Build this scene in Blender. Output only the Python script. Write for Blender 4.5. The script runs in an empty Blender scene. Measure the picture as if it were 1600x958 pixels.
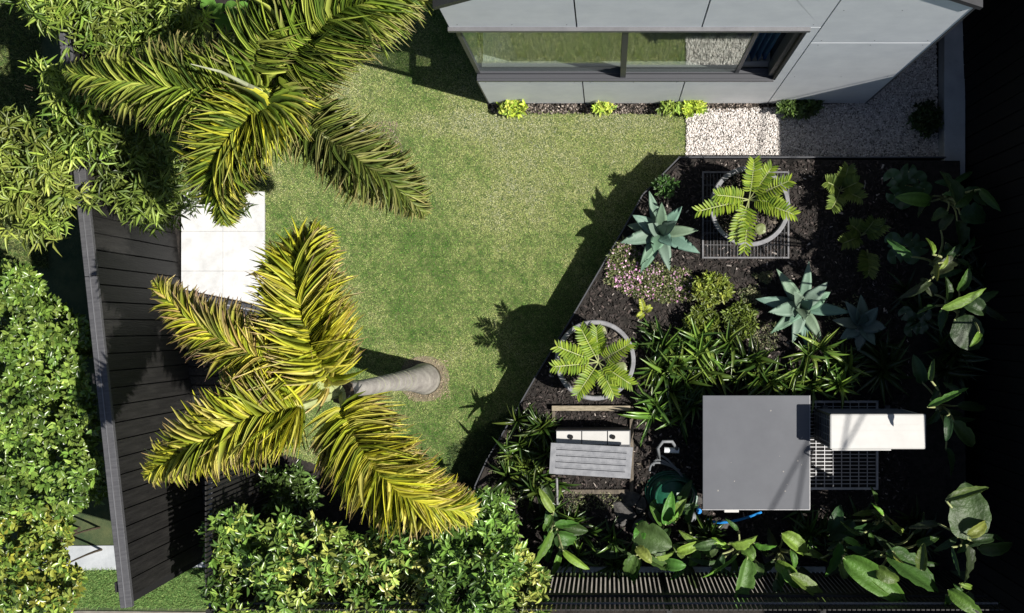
import bpy, bmesh, math, random
import numpy as np
from mathutils import Vector, Matrix
random.seed(7); rng = np.random.default_rng(7)
PI = math.pi
# ---------------------------------------------------------------- camera, sky, sun
S = bpy.context.scene
COL = S.collection
CAM_H = 12.0; F = 1800.0; NX = 950.0; NY = 513.0      # drone 12 m up, looking straight down, lens shifted
cam = bpy.data.objects.new('camera', bpy.data.cameras.new('camera')); COL.objects.link(cam)
cam.location = (0, 0, CAM_H); cam.rotation_euler = (0, 0, 0)
cam.data.sensor_width = 36; cam.data.lens = F/1600*36
cam.data.shift_x = (800-NX)/1600; cam.data.shift_y = (NY-479)/1600
cam.data.clip_end = 500; S.camera = cam
SUN_EL = math.radians(54); sx, sy = 0.966, -0.259     # direction towards the sun on the ground plane
sdir = Vector((math.cos(SUN_EL)*sx, math.cos(SUN_EL)*sy, math.sin(SUN_EL)))
W = bpy.data.worlds.new('World'); S.world = W; W.use_nodes = True
wn = W.node_tree.nodes; wl = W.node_tree.links
sky = wn.new('ShaderNodeTexSky'); sky.sky_type = 'NISHITA'; sky.sun_disc = False
sky.sun_elevation = SUN_EL; sky.sun_rotation = math.atan2(sx, sy)
wl.new(sky.outputs[0], wn['Background'].inputs[0]); wn['Background'].inputs[1].default_value = 0.052
sl = bpy.data.lights.new('sun', 'SUN'); sl.energy = 5.0; sl.angle = math.radians(0.5); sl.color = (1.0, 0.955, 0.88)
so = bpy.data.objects.new('sun', sl); COL.objects.link(so)
so.rotation_euler = sdir.to_track_quat('Z', 'Y').to_euler(); so.location = (6, -2, 10)
S.view_settings.view_transform = 'Standard'; S.view_settings.look = 'None'
S.view_settings.exposure = 0.62; S.view_settings.gamma = 1
S.cycles.max_bounces = 6; S.cycles.transparent_max_bounces = 8; S.cycles.diffuse_bounces = 2

def P(px, py, z=0.0):
    """world point at height z that lies on the survey grid of the plan (px, py)"""
    k = (CAM_H-z)/F
    return Vector(((px-NX)*k, (NY-py)*k, z))

# ---------------------------------------------------------------- materials
def nodes(name):
    m = bpy.data.materials.new(name); m.use_nodes = True
    return m, m.node_tree.nodes, m.node_tree.links, m.node_tree.nodes['Principled BSDF']
def mat(name, c1, c2=None, scale=8, rough=.7, metal=0, bump=0, bscale=60, spec=.4, detail=6, lo=.35, hi=.65, aniso=None):
    m, n, l, b = nodes(name)
    b.inputs['Roughness'].default_value = rough; b.inputs['Metallic'].default_value = metal
    b.inputs['Specular IOR Level'].default_value = spec
    tc = n.new('ShaderNodeTexCoord'); mp = n.new('ShaderNodeMapping'); l.new(tc.outputs['Object'], mp.inputs[0])
    if aniso: mp.inputs['Scale'].default_value = aniso
    if c2 is None: b.inputs['Base Color'].default_value = (*c1, 1)
    else:
        t = n.new('ShaderNodeTexNoise'); t.inputs['Scale'].default_value = scale; t.inputs['Detail'].default_value = detail
        t.inputs['Roughness'].default_value = .65
        l.new(mp.outputs[0], t.inputs['Vector'])
        r = n.new('ShaderNodeValToRGB'); r.color_ramp.elements[0].position = lo; r.color_ramp.elements[1].position = hi
        r.color_ramp.elements[0].color = (*c1, 1); r.color_ramp.elements[1].color = (*c2, 1)
        l.new(t.outputs['Fac'], r.inputs[0]); l.new(r.outputs[0], b.inputs['Base Color'])
    if bump:
        t2 = n.new('ShaderNodeTexNoise'); t2.inputs['Scale'].default_value = bscale; t2.inputs['Detail'].default_value = 5
        l.new(mp.outputs[0], t2.inputs['Vector'])
        bp = n.new('ShaderNodeBump'); bp.inputs['Strength'].default_value = bump; bp.inputs['Distance'].default_value = .01
        l.new(t2.outputs['Fac'], bp.inputs['Height']); l.new(bp.outputs[0], b.inputs['Normal'])
    return m
def leafmat(name, rough=.42, trans=.28, spec=.45, bump=0):
    m, n, l, b = nodes(name)
    a = n.new('ShaderNodeVertexColor'); a.layer_name = 'Col'
    l.new(a.outputs[0], b.inputs['Base Color']); b.inputs['Roughness'].default_value = rough
    b.inputs['Specular IOR Level'].default_value = spec
    if bump:
        tc = n.new('ShaderNodeTexCoord'); t2 = n.new('ShaderNodeTexNoise'); t2.inputs['Scale'].default_value = 35
        l.new(tc.outputs['Object'], t2.inputs['Vector'])
        bp = n.new('ShaderNodeBump'); bp.inputs['Strength'].default_value = bump; bp.inputs['Distance'].default_value = .02
        l.new(t2.outputs['Fac'], bp.inputs['Height']); l.new(bp.outputs[0], b.inputs['Normal'])
    if trans > 0:
        t = n.new('ShaderNodeBsdfTranslucent'); g = n.new('ShaderNodeGamma'); g.inputs[1].default_value = .85
        l.new(a.outputs[0], g.inputs[0]); l.new(g.outputs[0], t.inputs[0])
        mx = n.new('ShaderNodeMixShader'); mx.inputs[0].default_value = trans
        l.new(b.outputs[0], mx.inputs[1]); l.new(t.outputs[0], mx.inputs[2])
        l.new(mx.outputs[0], n['Material Output'].inputs[0])
    return m
M = {}
M['leaf'] = leafmat('leaf'); M['gloss_leaf'] = leafmat('gloss_leaf', rough=.28, trans=.2, spec=.5)
M['paddle'] = leafmat('paddle', rough=.5, trans=.16, spec=.35, bump=.35)
M['frond'] = leafmat('frond', rough=.45, trans=.22, spec=.4); M['grass'] = leafmat('grass', rough=.75, trans=.15, spec=.2)
M['agave'] = leafmat('agave', rough=.55, trans=.0, spec=.3, bump=.15); M['stone'] = leafmat('stone', rough=.8, trans=0, spec=.3)
M['chip'] = leafmat('chip', rough=.85, trans=0, spec=.25)
M['soil'] = mat('soil', (.008,.007,.006), (.028,.023,.02), 20, .95, bump=.8, bscale=80)
M['lawn_soil'] = mat('lawn_soil', (.04,.07,.018), (.12,.14,.05), 14, .95, bump=.6, bscale=120)
M['verge'] = mat('verge', (.028,.05,.02), (.07,.085,.035), 6, .95, bump=.8, bscale=120)
M['dirt'] = mat('dirt', (.11,.09,.06), (.2,.17,.12), 12, .95, bump=.6, bscale=90)
M['path'] = mat('path', (.13,.12,.105), (.2,.185,.16), 10, .9, bump=.4, bscale=90)
M['gravel_bed'] = mat('gravel_bed', (.10,.09,.08), (.2,.19,.17), 60, .9, bump=.6)
M['panel'] = mat('panel', (.61,.64,.675), (.70,.73,.76), 3.2, .62, bump=.05, bscale=150, detail=10)
M['panel_edge'] = mat('panel_edge', (.012,.012,.013), rough=.8)
M['black_board'] = mat('black_board', (.008,.0075,.0075), (.021,.02,.019), 3, .62, bump=.35, bscale=14, aniso=(9,9,.8), spec=.35)
M['board_brown'] = mat('board_brown', (.016,.015,.014), (.055,.05,.044), 2, .7, bump=.4, bscale=14, aniso=(9,9,.8))
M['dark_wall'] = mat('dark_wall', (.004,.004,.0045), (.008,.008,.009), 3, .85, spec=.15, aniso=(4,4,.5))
M['cap'] = mat('cap', (.045,.045,.05), (.075,.075,.08), 9, .65, bump=.2, aniso=(6,.6,6))
M['alu_dark'] = mat('alu_dark', (.05,.052,.06), rough=.45, spec=.5)
M['alu'] = mat('alu', (.12,.12,.128), (.16,.16,.168), 6, .45, metal=.2)
M['roof'] = mat('roof', (.03,.03,.033), (.05,.05,.055), 5, .5)
M['conc'] = mat('conc', (.30,.32,.34), (.40,.42,.44), 4, .8, bump=.15)
M['paving'] = mat('paving', (.38,.385,.39), (.54,.545,.55), 7, .6, bump=.1, detail=12, lo=.22, hi=.56)
M['grout'] = mat('grout', (.42,.42,.41), rough=.9)
M['pot'] = mat('pot', (.16,.16,.17), (.24,.24,.25), 14, .8, bump=.3)
M['steel'] = mat('steel', (.30,.30,.31), (.42,.42,.43), 20, .5, metal=.4)
M['steel_dull'] = mat('steel_dull', (.10,.10,.105), (.16,.16,.17), 20, .6, metal=.2)
M['black'] = mat('black', (.006,.006,.006), rough=.9)
M['cover'] = mat('cover', (.066,.070,.082), (.082,.087,.100), 2.4, .55, detail=10)
M['cover_body'] = mat('cover_body', (.02,.022,.028), rough=.6)
M['white_metal'] = mat('white_metal', (.41,.405,.39), (.465,.46,.445), 4, .55)
M['coil'] = mat('coil', (.03,.03,.032), (.06,.06,.06), 90, .6)
M['lid'] = mat('lid', (.15,.155,.17), (.22,.225,.24), 18, .6, bump=.1)
M['timber'] = mat('timber', (.17,.145,.10), (.32,.275,.20), 12, .8, bump=.3, aniso=(1,5,5))
M['timber_shaded'] = mat('timber_shaded', (.06,.05,.04), (.15,.125,.095), 12, .85, bump=.3, aniso=(5,1,5))  # darker copy of the timber, with shade put into its colour
M['trunk'] = mat('trunk', (.22,.20,.185), (.40,.375,.34), 9, .85, bump=.5, bscale=40, aniso=(1,1,.5))
M['crownshaft'] = mat('crownshaft', (.22,.24,.14), (.32,.33,.22), 8, .6)
M['bark'] = mat('bark', (.05,.035,.02), (.10,.075,.05), 20, .9, bump=.5)
M['rachis'] = mat('rachis', (.24,.28,.10), (.34,.36,.18), 10, .6)
M['chip_pale'] = mat('chip_pale', (.24,.23,.22), rough=.9)
M['hose'] = mat('hose', (.006,.05,.028), (.01,.085,.048), 12, .4)
M['pvc'] = mat('pvc', (.55,.58,.6), rough=.4); M['grey_pvc'] = mat('grey_pvc', (.16,.17,.18), rough=.5)
M['blue'] = mat('blue', (.02,.22,.6), rough=.4)
M['rock'] = mat('rock', (.035,.033,.032), (.10,.095,.09), 10, .9, bump=.6)
M['inner_wall'] = mat('inner_wall', (.5,.5,.48), rough=.8); M['floor_in'] = mat('floor_in', (.62,.64,.62), rough=.6)
M['curtain'] = mat('curtain', (.7,.7,.68), rough=.9); M['blue_curtain'] = mat('blue_curtain', (.10,.27,.62), (.15,.36,.75), 5, .8)
def glassmat():
    m, n, l, b = nodes('glass'); n.remove(b)
    t = n.new('ShaderNodeBsdfTransparent'); t.inputs[0].default_value = (.92,.96,.94,1)
    g = n.new('ShaderNodeBsdfGlossy'); g.inputs['Roughness'].default_value = .015; g.inputs[0].default_value = (.95,1,.97,1)
    ge = n.new('ShaderNodeNewGeometry'); dt = n.new('ShaderNodeVectorMath'); dt.operation = 'DOT_PRODUCT'
    l.new(ge.outputs['Incoming'], dt.inputs[0]); l.new(ge.outputs['Normal'], dt.inputs[1])
    def mth(op, a, b=None):
        q = n.new('ShaderNodeMath'); q.operation = op; q.use_clamp = False
        for i_, v_ in enumerate((a, b)):
            if v_ is None: continue
            if isinstance(v_, (int, float)): q.inputs[i_].default_value = v_
            else: l.new(v_, q.inputs[i_])
        return q.outputs[0]
    c_ = mth('ABSOLUTE', dt.outputs['Value']); f_ = mth('POWER', mth('SUBTRACT', 1.0, c_), 5.0); f_ = mth('ADD', mth('MULTIPLY', f_, .9), .025)
    mx = n.new('ShaderNodeMixShader'); l.new(f_, mx.inputs[0]); l.new(t.outputs[0], mx.inputs[1]); l.new(g.outputs[0], mx.inputs[2])
    l.new(mx.outputs[0], n['Material Output'].inputs[0]); return m
M['glass'] = glassmat()

# ---------------------------------------------------------------- helpers
def thing(name, label, cat, loc=(0,0,0), rotz=0, group=None):
    o = bpy.data.objects.new(name, None); COL.objects.link(o); o.empty_display_size = .1
    o.location = loc; o.rotation_euler = (0, 0, rotz); o['label'] = label; o['category'] = cat
    if group: o['group'] = group
    return o
def tag(o, label, cat, group=None):
    o['label'] = label; o['category'] = cat
    if group: o['group'] = group
    return o
def root_loc(p):
    while p.parent: p = p.parent
    return Vector(p.location)
def link(name, me, parent=None, world=True, kind=None, loc=None):
    """world=True: the mesh is in world coordinates and is moved into its thing's frame"""
    if parent is not None and world: me.transform(Matrix.Translation(-root_loc(parent)))
    o = bpy.data.objects.new(name, me); COL.objects.link(o)
    if parent is not None: o.parent = parent
    if loc is not None: o.location = loc
    if kind: o['kind'] = kind
    return o
def obj(name, bm, m, parent=None, world=True, kind=None, loc=None, smooth=False):
    me = bpy.data.meshes.new(name); bm.to_mesh(me); bm.free(); me.materials.append(m)
    if smooth: me.shade_smooth()
    return link(name, me, parent, world, kind, loc)
def box(bm, x0, x1, y0, y1, z0, z1, bev=0):
    r = bmesh.ops.create_cube(bm, size=1); vs = r['verts']
    for v in vs: v.co = Vector(((x0+x1)/2+v.co.x*(x1-x0), (y0+y1)/2+v.co.y*(y1-y0), (z0+z1)/2+v.co.z*(z1-z0)))
    if bev:
        es = list({e for v in vs for e in v.link_edges})
        bmesh.ops.bevel(bm, geom=es, offset=bev, segments=2, affect='EDGES', profile=.5)
    return bm
def nb(*a, **k): return box(bmesh.new(), *a, **k)
def prism(pts, a, b, axis='z'):
    """extrude polygon; axis z: pts (x,y); axis y: pts (x,z)"""
    bm = bmesh.new()
    mk = (lambda p, t: (p[0], p[1], t)) if axis == 'z' else (lambda p, t: (p[0], t, p[1]))
    lo = [bm.verts.new(mk(p, a)) for p in pts]; hi = [bm.verts.new(mk(p, b)) for p in pts]
    bm.faces.new(lo[::-1]); bm.faces.new(hi); n = len(pts)
    for i in range(n): bm.faces.new((lo[i], lo[(i+1) % n], hi[(i+1) % n], hi[i]))
    bmesh.ops.recalc_face_normals(bm, faces=bm.faces[:]); return bm
def lathe(bm, c, prof, seg=48, close=False):
    rings = []
    for r, z in prof:
        rings.append([bm.verts.new((c[0]+r*math.cos(2*PI*i/seg), c[1]+r*math.sin(2*PI*i/seg), z)) for i in range(seg)])
    for a, b in zip(rings, rings[1:]):
        for i in range(seg): bm.faces.new((a[i], a[(i+1) % seg], b[(i+1) % seg], b[i]))
    return rings
def tube(bm, pts, rad, seg=8):
    pts = [Vector(p) for p in pts]; n = len(pts)
    if not hasattr(rad, '__len__'): rad = [rad]*n
    rings = []; up = Vector((0, 0, 1))
    for i, p in enumerate(pts):
        t = (pts[min(i+1, n-1)]-pts[max(i-1, 0)]).normalized()
        s = t.cross(up); s = s.normalized() if s.length > 1e-3 else Vector((1, 0, 0)); u = s.cross(t).normalized()
        rings.append([bm.verts.new(p+(s*math.cos(2*PI*k/seg)+u*math.sin(2*PI*k/seg))*rad[i]) for k in range(seg)])
    for a, b in zip(rings, rings[1:]):
        for k in range(seg): bm.faces.new((a[k], a[(k+1) % seg], b[(k+1) % seg], b[k]))
    bm.faces.new(rings[0]); bm.faces.new(rings[-1][::-1])
    bmesh.ops.recalc_face_normals(bm, faces=bm.faces[:]); return bm
def bez(a, b, c, n):
    return [(a*(1-t)**2+b*2*t*(1-t)+c*t*t) for t in [i/(n-1) for i in range(n)]]
# ---- instanced leaf batches, merged into one mesh with a colour per leaf
def strip(seg, prof, arch=0.0, fold=.12):
    """blade along +y, 0..1, half width 0.5*prof(t), centre line at z = -arch*t^2, edges folded up"""
    v, f = [], []
    for i in range(seg+1):
        t = i/seg; w = .5*prof(t); z = -arch*t*t
        v += [(-w, t, z+fold*w*2), (0, t, z), (w, t, z+fold*w*2)]
    for i in range(seg):
        a = 3*i; f += [(a, a+1, a+4, a+3), (a+1, a+2, a+5, a+4)]
    return np.array(v, float), np.array(f, int)
T_OVAL = strip(3, lambda t: [.25, 1, .85, .05][min(3, int(t*3+.01))], .12, .16)
T_LANCE = strip(3, lambda t: [.3, 1, .6, .03][min(3, int(t*3+.01))], .22, .2)
T_LONG = strip(4, lambda t: [.5, 1, .9, .6, .05][min(4, int(t*4+.01))], .36, .16)
T_BLADE = (np.array([(-.5, 0, 0), (.5, 0, 0), (0, 1, 0)], float), np.array([(0, 1, 2)]))
T_ARCH = strip(6, lambda t: [.45, .8, 1, .95, .8, .5, .03][min(6, int(t*6+.01))], .55, .18)
def unit(a): return a/np.maximum(np.linalg.norm(a, axis=-1, keepdims=True), 1e-9)
def frames(d, up, L, Wd, roll=None):
    d = unit(d); s = unit(np.cross(d, up)); n = np.cross(s, d)
    if roll is not None:
        c, q = np.cos(roll)[:, None], np.sin(roll)[:, None]; s, n = s*c+n*q, n*c-s*q
    L = np.broadcast_to(L, (len(d),)); Wd = np.broadcast_to(Wd, (len(d),))
    return np.stack([s*Wd[:, None], d*L[:, None], n*L[:, None]], axis=2)
def inst(name, T, R, pos, m, cb, ct=None, pw=3, parent=None, kind='stuff'):
    tv, tf = T; V = np.einsum('mij,nj->mni', R, tv)+pos[:, None, :]
    mI, nV = len(pos), len(tv); k = tf.shape[1]
    if parent is not None: V = V-np.array(root_loc(parent))
    Fc = (tf[None]+(np.arange(mI)*nV)[:, None, None]).reshape(-1)
    me = bpy.data.meshes.new(name); me.vertices.add(mI*nV); me.vertices.foreach_set('co', V.astype(np.float32).ravel())
    me.loops.add(len(Fc)); me.loops.foreach_set('vertex_index', Fc.astype(np.int32))
    nf = len(Fc)//k; me.polygons.add(nf); me.polygons.foreach_set('loop_start', (np.arange(nf)*k).astype(np.int32))
    me.update(calc_edges=True)
    t = np.clip(tv[:, 1], 0, 1)**pw
    if ct is None: ct = cb
    c = cb[:, None, :]*(1-t)[None, :, None]+ct[:, None, :]*t[None, :, None]
    c = np.concatenate([c, np.ones(c.shape[:2]+(1,))], 2).astype(np.float32)
    a = me.color_attributes.new('Col', 'FLOAT_COLOR', 'POINT'); a.data.foreach_set('color', c.ravel())
    me.materials.append(m); o = link(name, me, parent, world=False, kind=kind); return o
def colmix(n, cols, jit=.2):
    cols = np.array(cols); i = rng.integers(0, len(cols), n); j = rng.integers(0, len(cols), n); t = rng.random(n)[:, None]
    return np.clip((cols[i]*t+cols[j]*(1-t))*(1+jit*rng.standard_normal((n, 1))), .002, 1)
def in_poly(x, y, poly):
    r = np.zeros(len(x), bool); n = len(poly)
    for i in range(n):
        x1, y1 = poly[i]; x2, y2 = poly[(i+1) % n]
        c = ((y1 > y) != (y2 > y)) & (x < (x2-x1)*(y-y1)/((y2-y1) if y2 != y1 else 1e-9)+x1); r ^= c
    return r
def sample(poly, n):
    p = np.array(poly, float); lo, hi = p.min(0), p.max(0); out = np.zeros((0, 2))
    while len(out) < n:
        q = rng.random((n*2, 2))*(hi-lo)+lo; out = np.vstack([out, q[in_poly(q[:, 0], q[:, 1], poly)]])
    return out[:n]
def pxw(q, z):
    k = (CAM_H-z)/F; return np.stack([(q[:, 0]-NX)*k, (NY-q[:, 1])*k, np.broadcast_to(z, (len(q),))], 1)
def wpoly(poly, z): return [tuple(P(x, y, z)[:2]) for x, y in poly]
def lump(q, s=1.0):
    x, y = q[:, 0]*s, q[:, 1]*s
    return (np.sin(x*3.1+1.3*np.sin(y*2.3))+np.sin(y*3.7+1.1*np.sin(x*2.9+1))+.6*np.sin(x*7.3+y*5.1))/2.6

# ---------------------------------------------------------------- ground, street side, lawn
bm = bmesh.new(); bmesh.ops.create_grid(bm, x_segments=1, y_segments=1, size=60)
for v in bm.verts: v.co.z = -.45
obj('ground', bm, M['verge'], kind='structure')
obj('garden_soil', prism(wpoly([(262,-500),(765,-500),(1500,-500),(1500,890),(329,885),(268,320)], 0), -.45, -.02), M['soil'], kind='structure')
LAWN = [(392,-60),(735,-60),(762,172),(1072,180),(1072,262),(1010,330),(905,500),(815,650),(770,740),(640,770),(540,740),(415,700),(415,318),(330,300),(330,100)]
obj('lawn_ground', prism(wpoly(LAWN, 0), -.02, -.004), M['lawn_soil'], kind='structure')
for nm, pl, m in [('side_path', [(-400,948),(325,956),(325,1100),(-400,1100)], 'path'),
                  ('footpath', [(-600,858),(178,852),(330,850),(330,886),(178,890),(-600,900)], 'conc')]:
    obj(nm, prism(wpoly(pl, -.45), -.45, -.43), M[m], kind='structure')
# turf: blades in world metres, parched patches plus a pale band painting window-reflected sun
N = 470000
q = sample(wpoly(LAWN, 0), N)
ppx = q[:, 0]*150+950; ppy = 513-q[:, 1]*150
keep = ((ppx-662)**2+(ppy-592)**2 > 38**2*(.6+.5*rng.random(N))) & ((ppx-585)**2/1.3+(ppy-235)**2 > 50**2*(.2+.9*rng.random(N)))
def blob(cx, cy, rx, ry): return np.exp(-((ppx-cx)/rx)**2-((ppy-cy)/ry)**2)
dry_or_lit = .42+.24*lump(q, 1.4)+.20*lump(q, 5)+.15*lump(q, 17)+.17*lump(q@np.array([[.8,.6],[-.6,.8]]), 37)+.12*lump(q[:, ::-1]@np.array([[.9,-.43],[.43,.9]]), 71)+.35*blob(1000,188,90,16)+.3*blob(760,215,80,30)-.2*blob(640,225,50,50)-.22*blob(790,470,110,60)+.6*blob(720,192,150,24)+.35*blob(950,220,130,60)+.3*blob(800,320,110,60)+.4*blob(690,560,50,25)+.2*blob(560,150,60,60)-.25*blob(640,430,120,110)-.3*blob(700,680,160,70)-.15*blob(470,420,60,120)  # bright blobs near the house paint sunlight thrown back by the window
dry_or_lit = dry_or_lit+.15*rng.standard_normal(N)
dry_or_lit = np.clip(dry_or_lit, 0, 1)[:, None]
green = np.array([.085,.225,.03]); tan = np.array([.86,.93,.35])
cb = (green*(1-dry_or_lit)+tan*dry_or_lit)*(1+.27*rng.standard_normal((N, 1))); cb = np.clip(cb, .008, .6)
a = rng.random(N)*2*PI; lean = .45+.95*rng.random(N)
d = np.stack([np.cos(a)*np.sin(lean), np.sin(a)*np.sin(lean), np.cos(lean)], 1)
L = .013+.016*rng.random(N); up = rng.standard_normal((N, 3))
pos = np.concatenate([q, np.full((N, 1), -.006)], 1)
k_ = keep
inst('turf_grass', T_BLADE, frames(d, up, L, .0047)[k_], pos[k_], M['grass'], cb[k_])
# grass on the street side (z -0.45)
for nm, pl, n, cc in [('verge_grass', [(100,892),(330,888),(330,950),(100,948)], 26000, [(.13,.26,.07),(.24,.34,.11)]),
                  ('rough_grass', [(-30,-30),(60,-30),(75,420),(-30,420)], 22000, [(.08,.15,.035),(.24,.26,.10),(.13,.17,.05)]),
                  ('low_groundcover', [(700,700),(800,640),(830,700),(800,800),(700,790)], 16000, [(.05,.09,.03),(.10,.14,.06)])]:
    z = -.43 if nm != 'low_groundcover' else 0
    q = sample(wpoly(pl, z), n); a = rng.random(n)*2*PI; lean = .3+1.0*rng.random(n)
    d = np.stack([np.cos(a)*np.sin(lean), np.sin(a)*np.sin(lean), np.cos(lean)], 1)
    inst(nm, T_BLADE, frames(d, rng.standard_normal((n, 3)), .03+.03*rng.random(n), .009), np.concatenate([q, np.full((n, 1), z-.01)], 1), M['grass'], colmix(n, cc, .25))

# overhead cables: outside the frame to the right, their thin shadows cross the cover and the white unit
def cable(p, dirn, lab):
    k = (5.4)/sdir.z; c = Vector(p)+sdir*k; d = Vector((dirn[0], dirn[1], 0)).normalized(); pts = [c+d*t+Vector((0, 0, .0012*t*t)) for t in range(-7, 15)]
    tag(obj('overhead_cable', tube(bmesh.new(), pts, .012, 6), M['black']), lab, 'cable')
cable(P(1230,750,1.1), (.303,.557), 'overhead cable whose thin slanting shadow crosses the grey cover')
cable(P(1254,740,1.1), (.10,.60), 'overhead cable whose shadow runs close to the right edge of the grey cover')

# ---------------------------------------------------------------- paving slabs and dark step
pv = thing('entry_paving', 'pale stone paving slabs beside the black fence, bright in the sun', 'paving', P(350,400,0))
obj('mortar_bed', prism(wpoly([(286,300),(414,300),(414,478),(286,452)], 0), -.02, .012), M['grout'], pv)
rows = [300, 362, 424, 486]
for i in range(3):
    for j in range(2):
        x0 = 285+j*65; x1 = x0+64.6
        def yb(x, y): return min(y, 451+(x-285)*.2)
        pts = [(x0, rows[i]), (x1, rows[i]), (x1, yb(x1, rows[i+1]-.4)), (x0, yb(x0, rows[i+1]-.4))]
        obj('slab', prism(wpoly(pts, 0), .012, .03+.002*random.random()), M['paving'], pv)
st = thing('gate_threshold', 'dark metal threshold track along the lower edge of the pale paving', 'threshold', P(345,470,0))
obj('track', prism(wpoly([(283,453),(418,482),(418,498),(283,470)], 0), -.02, .05), M['alu_dark'], st)
obj('rail', prism(wpoly([(300,464),(400,485),(400,487),(300,466.4)], .05), .05, .062), M['steel'], st)
dk = thing('entry_deck', 'dark board deck in the shade under the yellow palm', 'deck', P(345,640,0))
me_b = None
for i in range(20):
    y0 = 503+i*14.2
    bmk = prism(wpoly([(283+.5*i,y0),(425,y0),(425,y0+12.6),(283+.5*i,y0+12.6)], 0), -.01, .03)
    obj('board', bmk, M['black_board'], dk)
for i, x in enumerate((378, 399)):
    g = tag(obj('gate_post', tube(bmesh.new(), [P(x+14,740,0), P(x+14,740,0)+Vector((0,0,1.0))], .013, 8), M['steel']),
        ['thin pale metal post below the left palm frond, nearer the fence', 'thin pale metal post below the left palm frond, nearer the lawn'][i], 'post')

# ---------------------------------------------------------------- left fence of black upright boards
A = P(231,-20,0); B = P(327,873,0); dv = B-A; Lf = dv.length; ang = math.atan2(dv.y, dv.x)
fl = thing('board_fence', 'tall black fence of upright boards with a grey top rail between hedge and paving', 'fence', A, ang)
HF = 2.0; pitch = .152; nbd = int(Lf/pitch)
bmf = nb(.004, pitch-.006, -.011, .011, -.45, HF-.03, bev=.003); me1 = bpy.data.meshes.new('board'); bmf.to_mesh(me1); bmf.free(); me1.materials.append(M['black_board'])
me2 = me1.copy(); me2.materials.clear(); me2.materials.append(M['board_brown'])
for i in range(nbd):
    o = link('board', me2 if (i < 17 and i % 3 != 1) else me1, fl, world=False, loc=(i*pitch, random.uniform(-.004,.004), random.uniform(-.012,.0)))  # paler brown boards, mostly towards the upper end
    o.rotation_euler = (0, 0, random.uniform(-.02,.02))
obj('back_sheet', nb(0, Lf, -.034, -.014, -.45, HF-.06), M['black'], fl, world=False)
obj('cap_rail', nb(-.02, Lf*.52, -.075, .03, HF-.028, HF+.02, bev=.004), M['cap'], fl, world=False)
obj('cap_rail', nb(Lf*.52+.004, Lf+.02, -.075, .03, HF-.028, HF+.02, bev=.004), M['cap'], fl, world=False)
obj('cap_ridge', nb(-.02, Lf+.02, -.03, -.022, HF+.02, HF+.027), M['alu'], fl, world=False)
for k in range(4):
    x = .3+k*(Lf-.5)/3
    obj('post', nb(x, x+.09, -.125, -.035, -.45, HF-.03), M['black_board'], fl, world=False)

# ---------------------------------------------------------------- right wall: tall, black, in shade
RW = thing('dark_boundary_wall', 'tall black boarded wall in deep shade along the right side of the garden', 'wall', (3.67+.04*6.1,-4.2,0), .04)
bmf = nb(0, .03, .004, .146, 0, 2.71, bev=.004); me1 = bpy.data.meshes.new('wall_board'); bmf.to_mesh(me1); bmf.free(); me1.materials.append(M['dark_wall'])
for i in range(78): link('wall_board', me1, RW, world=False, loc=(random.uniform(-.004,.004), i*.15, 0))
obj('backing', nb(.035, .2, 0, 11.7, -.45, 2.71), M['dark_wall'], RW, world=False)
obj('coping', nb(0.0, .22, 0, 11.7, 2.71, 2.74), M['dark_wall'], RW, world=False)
tag(obj('concrete_kerb', nb(3.44, 3.655, 1.52, 7, 0, .22, bev=.006), M['conc']), 'smooth pale concrete upstand between the white gravel and the dark wall', 'kerb')

# ---------------------------------------------------------------- house
X0, X1, YH = -1.233, 2.67, 2.34
ZE, PITCH = 3.66, .84; XM = (X0+X1)/2
def zr(x): return ZE+PITCH*(min(x, X1-(x-X0))-X0)
H = thing('house', 'grey panel clad house with a long corner window and dark gable roof', 'house', (XM, YH, 0))
def wallbox(x0, x1, y0, y1, z0, z1, m='panel_edge', nm='wall'): return obj(nm, nb(x0, x1, y0, y1, z0, z1), M[m], H)
wallbox(X0+.02, X1-.005, YH+.032, YH+.18, 0, 1.10)
wallbox(X0+.02, X1-.005, YH+.182, 7, 0, .898)
wallbox(1.57, X1-.005, YH+.032, 7, 1.102, 3.02)
wallbox(X0+.02, 1.568, 3.42, 7, 1.102, 3.02)
obj('wall', prism([(X0+.02,3.022),(X1-.005,3.022),(X1-.005,ZE-.02),(XM,zr(XM)-.04),(X0+.02,ZE-.02)], YH+.032, 7, 'y'), M['panel_edge'], H)
g = .006
cols_ = [X0, -.243, .73, 1.66, X1]
def panel(pts, nm='cladding_panel'):
    bm = prism(pts, YH, YH+.028, 'y'); o = obj(nm, bm, M['panel'], H)
    xs = [p[0] for p in pts]; zs = [p[1] for p in pts]; b2 = bmesh.new()
    x0, x1, z0, z1 = min(xs)+.07, max(xs)-.07, min(zs)+.07, max(zs)-.07
    for x in (x0, (x0+x1)/2, x1):
        for z in ((z0, z1) if z1-z0 < 1 else (z0, (z0+z1)/2, z1)):
            if len(pts) > 4 and x < 1.5 and z > 1.1: continue
            if z > 3.6: continue
            lathe(b2, (x, 0), [(.0055, 0), (.0001, .003)], 8)
            for v in b2.verts[-16:]: v.co = Vector((v.co.x, YH-v.co.z, z+v.co.y))
    b2.verts.ensure_lookup_table()
    if len(b2.verts): obj('screws', b2, M['alu_dark'], o)
    else: b2.free()
for i in range(3):
    a_, b_ = cols_[i]+(g if i else 0), cols_[i+1]-g
    if i < 2: panel([(a_,.02),(b_,.02),(b_,1.118),(a_,1.118)])
    else: panel([(a_,.02),(b_,.02),(b_,2.99+.05),(1.575,2.99+.05),(1.575,1.118),(a_,1.118)])
    top = [(a_,3.05),(b_,3.05)]
    top += [(b_,zr(b_)-.03),(a_,zr(a_)-.03)] if b_ < XM else [(b_,zr(b_)-.03),(XM,zr(XM)-.03),(a_,zr(a_)-.03)]
    panel(top)
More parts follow.
